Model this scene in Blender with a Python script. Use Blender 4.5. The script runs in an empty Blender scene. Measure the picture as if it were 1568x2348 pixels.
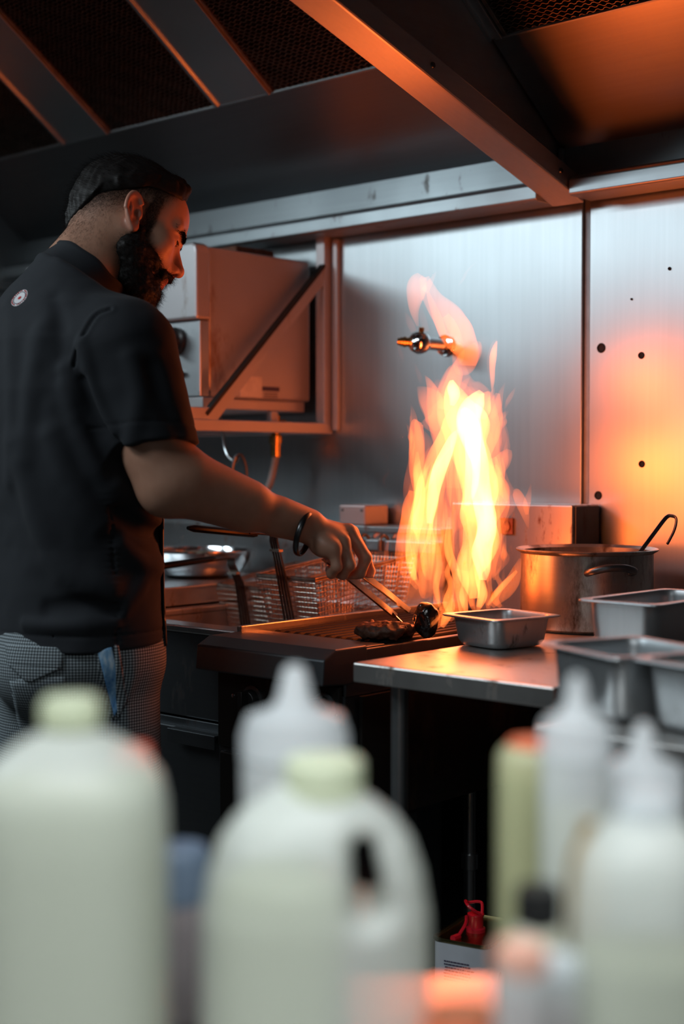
import bpy, math, random
import numpy as np
from mathutils import Vector, Matrix

random.seed(7)
RNG = np.random.default_rng(11)
SC = bpy.context.scene
COL = SC.collection

# ------------------------------------------------------------------ camera, world, lights, exposure
W_PX, H_PX, F_PX = 1568.0, 2348.0, 3267.0        # a 50 mm lens on a 24x36 portrait frame
YAW, PITCH, EYE = math.radians(41.95), math.radians(1.963), np.array([0.0, 0.0, 1.22])
cam_d = bpy.data.cameras.new('camera')
cam = bpy.data.objects.new('camera', cam_d); COL.objects.link(cam)
cam.location = EYE; cam.rotation_euler = (math.pi / 2 - PITCH, 0, YAW)
cam_d.sensor_fit = 'VERTICAL'; cam_d.sensor_height = 36.0; cam_d.sensor_width = 24.0
cam_d.lens = 36.0 * F_PX / H_PX; cam_d.clip_start = 0.02
cam_d.dof.use_dof = True; cam_d.dof.focus_distance = 2.64; cam_d.dof.aperture_fstop = 1.9
SC.camera = cam
SC.view_settings.view_transform = 'Standard'; SC.view_settings.look = 'None'
SC.view_settings.gamma = 1.0; SC.view_settings.use_curve_mapping = False
SC.view_settings.exposure = 0.0
cy = SC.cycles
cy.max_bounces = 8; cy.diffuse_bounces = 3; cy.glossy_bounces = 4; cy.transmission_bounces = 5
cy.transparent_max_bounces = 12; cy.volume_bounces = 0
cy.caustics_reflective = True; cy.caustics_refractive = False; cy.sample_clamp_indirect = 6.0

wd = bpy.data.worlds.new('world'); SC.world = wd; wd.use_nodes = True
bg = wd.node_tree.nodes['Background']; bg.inputs[0].default_value = (0.55, 0.75, 0.85, 1); bg.inputs[1].default_value = 0.012

def area_light(name, loc, target, sx, sy, energy, color, spread=180):
    d = bpy.data.lights.new(name, 'AREA'); d.shape = 'RECTANGLE'; d.size = sx; d.size_y = sy
    d.energy = energy; d.color = color; d.spread = math.radians(spread)
    o = bpy.data.objects.new(name, d); COL.objects.link(o); o.location = loc
    o.rotation_euler = (Vector(target) - Vector(loc)).to_track_quat('-Z', 'Y').to_euler()
    return o
area_light('ceiling_tube_light', (-3.35, -0.7, 2.38), (-2.1, 1.8, 1.5), 1.5, 0.5, 6.8, (0.76, 0.92, 1.0))
area_light('side_tube_light', (-3.7, 0.45, 2.30), (-2.0, 1.5, 1.4), 1.1, 0.35, 14, (0.80, 0.94, 1.0))
area_light('added_chef_fill', (-2.35, 0.05, 2.5), (-2.25, 1.2, 1.2), 1.3, 0.3, 16, (0.86, 0.95, 1.0))  # added fill lamp that brightens the chef's neck and back
area_light('pass_lamp', (-0.34, 0.30, 1.80), (-0.56, 0.58, 0.95), 0.9, 0.45, 6.2, (0.92, 0.98, 1.0), 100)
def flame_light(loc, r, e):          # the glow of the burning fat
    d = bpy.data.lights.new('flame_light', 'POINT'); d.energy = e; d.color = (1.0, 0.14, 0.018); d.shadow_soft_size = r
    o = bpy.data.objects.new('flame_light', d); COL.objects.link(o); o.location = loc
for z_, e_ in ((1.02, 2.6), (1.22, 3.2), (1.42, 2.2)): flame_light((-1.72, 2.19, z_), .07, e_)

# ------------------------------------------------------------------ helpers
_h = np.array([-math.sin(YAW) * math.cos(PITCH), math.cos(YAW) * math.cos(PITCH), -math.sin(PITCH)])
_r = np.array([math.cos(YAW), math.sin(YAW), 0.0]); _u = np.cross(_r, _h)
UH, VH, ZH = _r.copy(), np.array([-math.sin(YAW), math.cos(YAW), 0.0]), np.array([0, 0, 1.0])   # picture right, away, up
def ray(x, y): return _h + _r * (x - W_PX / 2) / F_PX - _u * (y - H_PX / 2) / F_PX
def at(x, y, d): return EYE + ray(x, y) * d                     # a point of the photo at a real distance
def at_z(x, y, z): q = ray(x, y); return EYE + q * (z - EYE[2]) / q[2]
def at_y(x, y, Y): q = ray(x, y); return EYE + q * Y / q[1]
def at_x(x, y, X): q = ray(x, y); return EYE + q * X / q[0]

def tag(o, label=None, cat=None, group=None, kind=None):
    if label: o['label'] = label
    if cat: o['category'] = cat
    if group: o['group'] = group
    if kind: o['kind'] = kind
    return o
LOCS = {}
def thing(name, label, cat, loc=(0, 0, 0), group=None):
    o = bpy.data.objects.new(name, None); COL.objects.link(o); o.location = loc
    o.empty_display_size = 0.05; LOCS[o] = Matrix.Translation(Vector(loc))
    return tag(o, label, cat, group)
def link(name, data, parent=None, mat=None):
    o = bpy.data.objects.new(name, data); COL.objects.link(o)
    if mat is not None: data.materials.append(mat)
    if parent is not None:
        o.parent = parent
        p, M = parent, Matrix.Identity(4)
        while p is not None:
            if p in LOCS: M = LOCS[p]; break
            p = p.parent
        o.matrix_parent_inverse = M.inverted() if parent in LOCS else Matrix.Identity(4)
    return o
def copy_tree(o, off, label=None, group=None):
    c = o.copy(); COL.objects.link(c); c.location = Vector(o.location) + Vector(off)
    if label: c['label'] = label
    if group: c['group'] = group
    for ch in o.children:
        d = ch.copy(); COL.objects.link(d); d.parent = c
        for g in ch.children:
            e = g.copy(); COL.objects.link(e); e.parent = d
    return c
def np_mesh(name, V, Fq, smooth=True):
    me = bpy.data.meshes.new(name)
    V = np.asarray(V, np.float32); Fq = np.asarray(Fq, np.int32)
    n, k = Fq.shape
    me.vertices.add(len(V)); me.vertices.foreach_set('co', V.ravel())
    me.loops.add(n * k); me.loops.foreach_set('vertex_index', Fq.ravel())
    me.polygons.add(n); me.polygons.foreach_set('loop_start', np.arange(n, dtype=np.int32) * k)
    me.polygons.foreach_set('loop_total', np.full(n, k, np.int32))
    me.polygons.foreach_set('use_smooth', np.full(n, smooth, bool))
    me.update(calc_edges=True); me.validate()
    return me

class MB:
    """collects simple solids and links them as one mesh object"""
    def __init__(s): s.v, s.f = [], []
    def add(s, vs, fs):
        b = len(s.v); s.v += [tuple(map(float, p)) for p in vs]; s.f += [tuple(i + b for i in f) for f in fs]; return s
    def box(s, lo, hi):
        x0, y0, z0 = lo; x1, y1, z1 = hi
        return s.add([(x0,y0,z0),(x1,y0,z0),(x1,y1,z0),(x0,y1,z0),(x0,y0,z1),(x1,y0,z1),(x1,y1,z1),(x0,y1,z1)],
                     [(0,3,2,1),(4,5,6,7),(0,1,5,4),(1,2,6,5),(2,3,7,6),(3,0,4,7)])
    def obox(s, c, ax, ay, az, hx, hy, hz):
        c, ax, ay, az = map(np.asarray, (c, ax, ay, az)); vs = []
        for k in (-1, 1):
            for i, j in ((-1,-1),(1,-1),(1,1),(-1,1)): vs.append(c + ax*hx*i + ay*hy*j + az*hz*k)
        return s.add(vs, [(0,3,2,1),(4,5,6,7),(0,1,5,4),(1,2,6,5),(2,3,7,6),(3,0,4,7)])
    def prism(s, poly, axis, a, b):
        n = len(poly); vs = []
        for t in (a, b):
            for p, q in poly: vs.append({'x': (t, p, q), 'y': (p, t, q), 'z': (p, q, t)}[axis])
        fs = [tuple(range(n))[::-1], tuple(range(n, 2*n))] + [(i, (i+1) % n, n+(i+1) % n, n+i) for i in range(n)]
        return s.add(vs, fs)
    def rings(s, rings, cap0=True, cap1=True, closed=True):
        n = len(rings[0]); vs = [p for r in rings for p in r]; fs = []
        for k in range(len(rings) - 1):
            for i in range(n if closed else n - 1):
                j = (i + 1) % n; fs.append((k*n+i, k*n+j, (k+1)*n+j, (k+1)*n+i))
        if cap0: fs.append(tuple(range(n))[::-1])
        if cap1: fs.append(tuple(range((len(rings)-1)*n, len(rings)*n)))
        return s.add(vs, fs)
    def tube(s, pts, r, n=8, cap=True, flat=1.0, up=None):
        pts = [np.asarray(p, float) for p in pts]; rs = r if hasattr(r, '__len__') else [r] * len(pts)
        rings = []; prev = None
        for i, p in enumerate(pts):
            t = pts[min(i+1, len(pts)-1)] - pts[max(i-1, 0)]; t = t / (np.linalg.norm(t) + 1e-12)
            if prev is None:
                a = np.asarray(up, float) if up is not None else (np.array([0,0,1.]) if abs(t[2]) < .9 else np.array([1.,0,0]))
            else: a = prev
            a = a - t * (a @ t); a /= np.linalg.norm(a) + 1e-12; b = np.cross(t, a); prev = a
            rings.append([p + a*rs[i]*flat*math.cos(q) + b*rs[i]*math.sin(q) for q in np.linspace(0, 2*math.pi, n, endpoint=False)])
        return s.rings(rings, cap, cap)
    def lathe(s, prof, c=(0,0,0), n=32, ax=None, cap0=True, cap1=True):
        c = np.asarray(c, float)
        if ax is None: X, Y, Z = np.eye(3)
        else:
            Z = np.asarray(ax, float); Z = Z / np.linalg.norm(Z)
            X = np.cross([0,0,1.] if abs(Z[2]) < .9 else [1.,0,0], Z); X /= np.linalg.norm(X); Y = np.cross(Z, X)
        rings = [[c + X*r*math.cos(q) + Y*r*math.sin(q) + Z*z for q in np.linspace(0, 2*math.pi, n, endpoint=False)] for r, z in prof]
        return s.rings(rings, cap0, cap1)
    def build(s, name, mat, parent=None, smooth=False, bevel=0.0, sub=0, seg=2):
        me = bpy.data.meshes.new(name); me.from_pydata(s.v, [], s.f); me.update()
        o = link(name, me, parent, mat)
        if smooth:
            me.polygons.foreach_set('use_smooth', [True] * len(me.polygons))
            try: me.set_sharp_from_angle(angle=math.radians(42))
            except Exception: pass
        if bevel:
            m = o.modifiers.new('bevel', 'BEVEL'); m.width = bevel; m.segments = seg; m.limit_method = 'ANGLE'
        if sub:
            m = o.modifiers.new('sub', 'SUBSURF'); m.levels = sub; m.render_levels = sub
        return o
def smooth_path(pts, k=6):
    """Catmull-Rom through rows of any width"""
    P = np.asarray(pts, float); n = len(P); out = []
    for i in range(n - 1):
        p0, p1, p2, p3 = P[max(i-1, 0)], P[i], P[i+1], P[min(i+2, n-1)]
        for t in np.linspace(0, 1, k, endpoint=False):
            out.append(.5*((2*p1) + (-p0+p2)*t + (2*p0-5*p1+4*p2-p3)*t*t + (-p0+3*p1-3*p2+p3)*t**3))
    out.append(P[-1]); return np.array(out)
def join_np(parts):
    V, Fq, b = [], [], 0
    for v, f in parts: V.append(v); Fq.append(f + b); b += len(v)
    return np.concatenate(V), np.concatenate(Fq)

# ---- signed distance modelling (organic shapes are meshed from a distance function)
def smin(a, b, k):
    h = np.maximum(k - np.abs(a - b), 0) / k
    return np.minimum(a, b) - h * h * k * .25
def smax(a, b, k): return -smin(-a, -b, k)
def rc(p, a, b, ra, rb):
    a = np.asarray(a, float); b = np.asarray(b, float); ba = b - a; pa = p - a
    t = np.clip(pa @ ba / (ba @ ba), 0, 1)
    return np.linalg.norm(pa - t[:, None] * ba, axis=1) - (ra + (rb - ra) * t)
def ell(p, c, r, R=None):
    q = p - np.asarray(c, float)
    if R is not None: q = q @ np.asarray(R).T          # rows of R = local axes
    r = np.asarray(r, float); k0 = np.linalg.norm(q / r, axis=1); k1 = np.linalg.norm(q / (r * r), axis=1) + 1e-9
    return k0 * (k0 - 1) / k1
def chain(p, pts, rs, k=.006):
    d = None
    for i in range(len(pts) - 1):
        e = rc(p, pts[i], pts[i+1], rs[i], rs[i+1]); d = e if d is None else smin(d, e, k)
    return d
def seg_dist(p, pts):
    d = np.full(len(p), 9.0)
    for i in range(len(pts) - 1): d = np.minimum(d, rc(p, pts[i], pts[i+1], 0, 0))
    return d
def hash3(i, j, k):
    n = (i * 374761393 + j * 668265263 + k * 2147483647 + 974711) & 0x7fffffff
    n = ((n ^ (n >> 13)) * 1274126177) & 0x7fffffff
    return ((n ^ (n >> 16)) & 0xffff) / 65535.0
def vnoise(p, s):
    q = np.asarray(p) * s; i = np.floor(q).astype(np.int64); f = q - i; f = f * f * (3 - 2 * f); o = 0
    for a in (0, 1):
        for b in (0, 1):
            for c in (0, 1):
                w = (f[:, 0] if a else 1 - f[:, 0]) * (f[:, 1] if b else 1 - f[:, 1]) * (f[:, 2] if c else 1 - f[:, 2])
                o = o + w * hash3(i[:, 0] + a, i[:, 1] + b, i[:, 2] + c)
    return o * 2 - 1
def grad(f, V, e=.0008):
    g = np.zeros_like(V)
    for s in ((1,1,1), (1,-1,-1), (-1,1,-1), (-1,-1,1)):
        s = np.array(s, float); g += f(V + s * e)[:, None] * s
    return g / (4 * e)
def sdf_mesh(f, lo, hi, h, project=1, slack=1.5):
    lo = np.asarray(lo, float); hi = np.asarray(hi, float); B = 8
    nb = np.ceil((hi - lo) / (h * B)).astype(int)
    gi = np.stack(np.meshgrid(*[np.arange(n) for n in nb], indexing='ij'), -1).reshape(-1, 3)
    dc = f(lo + (gi + .5) * B * h)
    V = np.repeat(np.repeat(np.repeat(dc.reshape(nb), B, 0), B, 1), B, 2)
    V = np.pad(V, ((0, 1),) * 3, mode='edge').astype(np.float32)
    act = gi[np.abs(dc) < B * h * .87 * slack]
    loc = np.stack(np.meshgrid(*[np.arange(B + 1)] * 3, indexing='ij'), -1).reshape(-1, 3)
    for k in range(0, len(act), 400):
        ix = (act[k:k+400, None, :] * B + loc[None]).reshape(-1, 3)
        V[ix[:, 0], ix[:, 1], ix[:, 2]] = f(lo + ix * h)
    S = V < 0; n = np.array(V.shape) - 1
    cnt = np.zeros(n, np.int8)
    for a in (0, 1):
        for b in (0, 1):
            for c in (0, 1): cnt += S[a:n[0]+a, b:n[1]+b, c:n[2]+c]
    cells = np.argwhere((cnt > 0) & (cnt < 8))
    corner = np.array([(a, b, c) for a in (0, 1) for b in (0, 1) for c in (0, 1)])
    cv = np.stack([V[cells[:, 0]+c[0], cells[:, 1]+c[1], cells[:, 2]+c[2]] for c in corner], 1)
    acc = np.zeros((len(cells), 3)); w = np.zeros(len(cells))
    for i in range(8):
        for j in range(i + 1, 8):
            if np.abs(corner[i] - corner[j]).sum() != 1: continue
            m = (cv[:, i] < 0) != (cv[:, j] < 0); t = cv[:, i] / (cv[:, i] - cv[:, j] + 1e-12)
            acc[m] += corner[i] + (corner[j] - corner[i]) * t[m, None]; w[m] += 1
    P = lo + (cells + acc / np.maximum(w, 1)[:, None]) * h
    idx = np.full(n, -1, np.int32); idx[cells[:, 0], cells[:, 1], cells[:, 2]] = np.arange(len(cells))
    quads = []
    for ax in range(3):
        o = [1, 1, 1]; o[ax] = 0
        sl0 = tuple(slice(o[d], n[d]) if d != ax else slice(0, n[d]) for d in range(3))
        sl1 = tuple(slice(o[d], n[d]) if d != ax else slice(1, n[d] + 1) for d in range(3))
        e = np.argwhere(S[sl0] != S[sl1]) + o
        neg = S[e[:, 0], e[:, 1], e[:, 2]]
        b, c = [(1, 2), (2, 0), (0, 1)][ax]
        db = np.zeros(3, int); db[b] = 1; dc_ = np.zeros(3, int); dc_[c] = 1
        q = np.stack([idx[tuple((e - x).T)] for x in (db + dc_, dc_, 0 * db, db)], 1)
        q[~neg] = q[~neg][:, ::-1]; quads.append(q)
    Q = np.concatenate(quads); Q = Q[(Q >= 0).all(1)]
    for _ in range(project):
        g = grad(f, P); P = P - np.clip(f(P), -h, h)[:, None] * g / (np.sum(g * g, 1)[:, None] + 1e-6)
    return P, Q
def trace(f, x, y, d0, n=40):
    """where the line of sight through a photo point meets a surface"""
    t = d0; q = ray(x, y); L = np.linalg.norm(q)
    for _ in range(n): t += f((EYE + q * t)[None])[0] / L * .8
    return EYE + q * t

# ------------------------------------------------------------------ materials
def mat(name):
    m = bpy.data.materials.new(name); m.use_nodes = True; nt = m.node_tree
    return m, nt, nt.nodes['Principled BSDF'], nt.nodes['Material Output']
def setp(b, **k):
    for a, v in k.items():
        a = a.replace('_', ' ')
        i = b.inputs[a]
        i.default_value = (*v, 1) if isinstance(v, (tuple, list)) and len(v) == 3 and i.type == 'RGBA' else v
def noise(nt, scale, stretch=(1, 1, 1), detail=4, rough=.55, coord='Object', rot=(0, 0, 0)):
    tc = nt.nodes.new('ShaderNodeTexCoord'); mp = nt.nodes.new('ShaderNodeMapping'); n = nt.nodes.new('ShaderNodeTexNoise')
    mp.inputs['Scale'].default_value = stretch; mp.inputs['Rotation'].default_value = rot
    n.inputs['Scale'].default_value = scale; n.inputs['Detail'].default_value = detail; n.inputs['Roughness'].default_value = rough
    nt.links.new(tc.outputs[coord], mp.inputs['Vector']); nt.links.new(mp.outputs[0], n.inputs['Vector'])
    return n.outputs['Fac']
def ramp(nt, fac, stops):
    r = nt.nodes.new('ShaderNodeValToRGB'); e = r.color_ramp.elements
    while len(e) < len(stops): e.new(.5)
    for i, (p, c) in enumerate(stops):
        e[i].position = p; e[i].color = (*c, 1) if hasattr(c, '__len__') else (c, c, c, 1)
    nt.links.new(fac, r.inputs[0]); return r.outputs[0]
def bump(nt, b, fac, strength=.2, dist=.002, prev=None):
    n = nt.nodes.new('ShaderNodeBump'); n.inputs['Strength'].default_value = strength; n.inputs['Distance'].default_value = dist
    nt.links.new(fac, n.inputs['Height'])
    if prev is not None: nt.links.new(prev, n.inputs['Normal'])
    nt.links.new(n.outputs[0], b.inputs['Normal']); return n.outputs[0]
def mixc(nt, fac, a, c):
    m = nt.nodes.new('ShaderNodeMix'); m.data_type = 'RGBA'
    if hasattr(fac, 'is_output'): nt.links.new(fac, m.inputs[0])
    else: m.inputs[0].default_value = fac
    for v, i in ((a, 6), (c, 7)):
        if hasattr(v, 'is_output'): nt.links.new(v, m.inputs[i])
        else: m.inputs[i].default_value = (*v, 1)
    return m.outputs[2]
def plain(name, col, rough=.5, metal=0.0, var=.15, nscale=30, bmp=0.0, spec=.5):
    m, nt, b, _ = mat(name); setp(b, Roughness=rough, Metallic=metal, Specular_IOR_Level=spec)
    n = noise(nt, nscale)
    c = ramp(nt, n, [(.25, tuple(x * (1 - var) for x in col)), (.75, tuple(min(1, x * (1 + var)) for x in col))])
    nt.links.new(c, b.inputs['Base Color'])
    if bmp: bump(nt, b, n, bmp, .001)
    return m
def steel(name, col=(.56, .58, .60), rough=(.28, .42), stretch=(40, 40, 1.2), grime=0.0, grime_col=(.05, .025, .012), bmp=.06, gscale=7, smudge=1.6, dent=0.0, metal=1.0, aniso=0.0):
    m, nt, b, _ = mat(name); setp(b, Metallic=metal)
    if aniso:                                       # brushed along its length: reflections smear across it
        setp(b, Anisotropic=aniso); cx = nt.nodes.new('ShaderNodeCombineXYZ'); cx.inputs[0].default_value = 1.0; nt.links.new(cx.outputs[0], b.inputs['Tangent'])
    br = noise(nt, 3.0, stretch, 3); sm = noise(nt, smudge, (1, 1, .6), 5)
    r = nt.nodes.new('ShaderNodeMath'); r.operation = 'MULTIPLY_ADD'; r.use_clamp = True
    nt.links.new(sm, r.inputs[0]); r.inputs[1].default_value = (rough[1] - rough[0]) * 1.8; r.inputs[2].default_value = rough[0] - (rough[1] - rough[0]) * .4
    nt.links.new(r.outputs[0], b.inputs['Roughness'])
    c = mixc(nt, ramp(nt, br, [(.3, 0), (.7, .35)]), col, tuple(x * .82 for x in col))
    if grime:
        g = ramp(nt, noise(nt, gscale, (1.3, 1.3, .5), 8, .68), [(.62 - grime * .35, 0), (.72 - grime * .2, 1)])
        c = mixc(nt, g, c, grime_col)
        iv = nt.nodes.new('ShaderNodeMath'); iv.operation = 'MULTIPLY_ADD'; nt.links.new(g, iv.inputs[0]); iv.inputs[1].default_value = -.75 * metal; iv.inputs[2].default_value = metal
        nt.links.new(iv.outputs[0], b.inputs['Metallic'])
    nt.links.new(c, b.inputs['Base Color'])
    p = bump(nt, b, br, bmp, .0008)
    if dent: bump(nt, b, noise(nt, 2.2, (1, 1, 1), 1), dent, .03, p)
    return m
M = {}
M['wall'] = steel('wall_steel', (.46, .50, .52), (.30, .41), (30, 30, .8), grime=.0, dent=.18)
M['wall_dark'] = plain('seam_steel', (.20, .22, .23), .5, .8)  # dark grey backing steel that shows in the gap between wall panels
M['hood'] = steel('hood_steel', (.54, .54, .54), (.40, .52), (40, 1.2, 40), grime=.0, aniso=.85)
M['panel'] = steel('hood_panel_steel', (.31, .31, .32), (.28, .40), (1.2, 40, 40), dent=.05)
M['strip'] = steel('hood_strip_steel', (.52, .55, .57), (.30, .42), (1.2, 1.2, 1.2), smudge=5)
M['ledge'] = steel('ledge_steel', (.36, .40, .42), (.36, .50), (1.2, 40, 40), smudge=4, grime=.05, gscale=14)
M['filter'] = plain('greasy_filter', (.20, .15, .12), .42, .75, .4, 60)
M['steel'] = steel('worn_steel', (.52, .54, .55), (.24, .40), (2, 30, 30), grime=.10, gscale=18)
M['pan'] = steel('pan_steel', (.46, .49, .51), (.33, .46), (30, 30, 1), grime=.04, gscale=22, smudge=8, metal=.85)
M['pot'] = steel('pot_steel', (.44, .42, .39), (.26, .42), (2, 2, 60), grime=.34, gscale=13, grime_col=(.07, .04, .02), smudge=9)
M['table'] = steel('table_steel', (.58, .56, .54), (.26, .40), (1.5, 30, 30), metal=.92, grime=.16, gscale=16, grime_col=(.10, .05, .02), smudge=7)
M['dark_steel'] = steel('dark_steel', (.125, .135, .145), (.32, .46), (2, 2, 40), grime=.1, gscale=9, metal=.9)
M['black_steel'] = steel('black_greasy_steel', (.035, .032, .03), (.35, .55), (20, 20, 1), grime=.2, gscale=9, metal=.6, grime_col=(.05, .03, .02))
M['salam'] = steel('enamelled_steel', (.46, .45, .46), (.34, .5), (3, 3, 3), grime=.10, gscale=6, grime_col=(.20, .12, .07), metal=.55)
M['iron'] = plain('cast_iron', (.008, .007, .0065), .62, .0, .4, 80, .5, .18)
M['chrome'] = plain('chrome', (.72, .74, .76), .12, 1.0, .05)
M['brass'] = plain('brass', (.55, .36, .14), .25, 1.0, .2)
M['wire'] = plain('wire_steel', (.40, .35, .31), .32, 1.0, .4, 60)
M['black'] = plain('black_plastic', (.012, .012, .013), .35)
M['rubber'] = plain('black_rubber_grip', (.004, .004, .0045), .28, spec=.14)
M['rod'] = plain('dark_handle_steel', (.13, .115, .105), .3, 1.0, .3, 60)
M['glass_dark'] = plain('dark_oven_glass', (.004, .005, .006), .12)
M['paper'] = plain('paper_label', (.62, .58, .50), .7)
M['print'] = plain('dark_print', (.06, .05, .09), .7)
M['floor'] = plain('floor_tiles', (.05, .045, .04), .5, 0, .4, 8)
M['ceiling'] = plain('ceiling_paint', (.18, .18, .18), .8)
M['hose'] = plain('grey_hose', (.25, .24, .23), .5)
M['screw'] = plain('screw_steel', (.12, .12, .12), .35, .9)
M['hole'] = plain('hole_dark', (.004, .003, .003), .8)
M['rust'] = plain('rusty_plate', (.16, .055, .028), .75, .2, .5, 90, .4)

# ------------------------------------------------------------------ the setting
WY = 2.60
floor = MB().box((-5.2, -1.6, -.05), (1.6, 2.7, 0)).build('floor', M['floor']); tag(floor, kind='structure')
ceil = MB().box((-5.2, -1.6, 2.75), (1.6, 2.7, 2.8)).build('ceiling', M['ceiling']); tag(ceil, kind='structure')
wb = MB().box((-5.2, WY + .006, 0), (1.6, WY + .1, 2.75)).build('wall_back', M['wall_dark']); tag(wb, kind='structure')
MB().box((-5.2, WY - .003, 0), (-1.650, WY + .005, 2.70)).build('wall_panel', M['wall'], wb, bevel=.002)
MB().box((-1.634, WY, 0), (1.6, WY + .005, 2.70)).build('wall_panel', M['wall'], wb, bevel=.002)
wl = MB().box((-5.3, -1.6, 0), (-5.2, 2.7, 2.75)).build('wall_left', M['ceiling']); tag(wl, kind='structure')
for (x, y, r) in ((1378, 798, .0085), (1470, 815, .006), (1471, 1064, .006), (1371, 1136, .0075), (1535, 616, .003), (1448, 686, .002), (1330, 640, .003)):
    c = at_y(x, y, WY - .0005)
    o = MB().lathe([(r*1.25, -.0004), (r*1.1, .002), (r*.85, .0016), (r*.8, -.004)], c, 20, (0, -1, 0)).build('bolt_hole', M['hole'], wb, True)
# hood -------------------------------------------------------------
SA = math.radians(35); SLOPE = math.tan(SA)
def slope_z(y): return 1.884 + (2.58 - y) * SLOPE
hood = thing('extractor_hood', 'long stainless steel extractor hood with sloping underside above the cookline', 'extractor hood', (-2, 2.5, 1.8))
def slab(x0, x1, y0, y1, t, off=0.0):
    """a plate lying in the sloping underside; y0 > y1 (wall side first)"""
    n = np.array([0, math.sin(SA), math.cos(SA)])
    a = [np.array([x, y, slope_z(y)]) + n * off for x, y in ((x0, y0), (x1, y0), (x1, y1), (x0, y1))]
    return a + [p + n * t for p in a]
BOXF = [(0,1,2,3),(7,6,5,4),(0,4,5,1),(1,5,6,2),(2,6,7,3),(3,7,4,0)]
FE = 2.325
MB().add(slab(-5.2, -1.697, 2.585, FE, .004), BOXF).build('slope_panel', M['panel'], hood, bevel=.001)
MB().add(slab(-1.690, 1.6, 2.585, FE, .004), BOXF).build('slope_panel', M['panel'], hood, bevel=.001)
lip = MB().tube([(-5.2, FE, slope_z(FE) - .001), (-1.70, FE, slope_z(FE) - .001)], .004, 6); lip.tube([(-1.68, FE, slope_z(FE) - .001), (1.6, FE, slope_z(FE) - .001)], .004, 6)
lip.build('filter_rail', M['strip'], hood, True)
TOPY = 1.62
for (x0, x1) in ((-3.07, -2.89), (-2.48, -2.31), (-1.90, -1.70), (-1.69, -1.665), (-1.25, -1.08)):
    q = MB().add(slab(x0, x1, FE, TOPY, .004, -.004), BOXF)
    for xx, s in ((x0, 1), (x1, -1)):
        q.add(slab(xx - .004, xx + .004, FE, TOPY, .016, -.010), BOXF)
    q.build('filter_strip', M['strip'], hood, bevel=.001)
MB().add(slab(-5.2, 1.6, FE, TOPY, .003, .045), BOXF).build('plenum_plate', M['black_steel'], hood)
# rear flange and gutter along the wall
MB().box((-5.2, 2.578, 1.815), (1.6, 2.590, 1.90)).build('rear_flange', M['ledge'], hood, bevel=.001)
gut = [(2.582, 1.828), (2.505, 1.806), (2.497, 1.800), (2.497, 1.772), (2.503, 1.768), (2.582, 1.768)]
MB().prism(gut, 'x', -5.2, -1.70).build('gutter', M['ledge'], hood, bevel=.002)
MB().prism(gut, 'x', -1.62, 1.6).build('gutter', M['ledge'], hood, bevel=.002)
MB().box((-1.692, 2.566, 1.80), (-1.680, 2.578, 1.885)).build('flange_joint', M['ledge'], hood, bevel=.002)
# sloping divider beam with the plate above it
def beam_z(y): return 2.004 - .301 * (y - 1.754)
bv = []
for y in (2.56, 1.25):
    z = beam_z(y)
    bv += [(-1.700, y, z), (-1.622, y, z), (-1.622, y, z + .05), (-1.700, y, z + .05)]
MB().add(bv, [(0,1,2,3),(7,6,5,4),(0,4,5,1),(1,5,6,2),(2,6,7,3),(3,7,4,0)]).build('divider_beam', M['hood'], hood, bevel=.004)
MB().prism([(2.58, 1.78), (2.58, 1.89), (1.5, slope_z(1.5)), (1.25, slope_z(1.5)), (1.25, beam_z(1.25) + .04), (2.5, beam_z(2.5) + .04)], 'x', -1.698, -1.694).build('divider_plate', M['hood'], hood)
for y in (2.47, 2.05):
    MB().lathe([(.006, 0), (.005, .003), (.0, .0035)], (-1.622, y, beam_z(y) + .026), 12, (1, 0, 0)).build('screw', M['screw'], hood, True)
MB().lathe([(.0045, 0), (.004, .003), (.0, .0035)], (-1.672, 2.315, slope_z(2.315)), 12, (0, -.57, -.82)).build('screw', M['screw'], hood, True)
for x, y in ((522, 244), (566, 235), (618, 223), (250, 312)):
    p = at_y(x, y, FE - .0); MB().lathe([(.005, 0), (.004, .003), (0, .0034)], (p[0], 2.318, slope_z(2.318)), 10, (0, -.57, -.82)).build('screw', M['screw'], hood, True)
MB().box((-5.2, 1.22, 2.15), (1.6, 1.25, 2.75)).build('front_fascia', M['hood'], hood)
MB().box((-3.62, 1.25, 1.74), (-3.60, 2.59, 2.75)).build('end_panel', M['hood'], hood)
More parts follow.
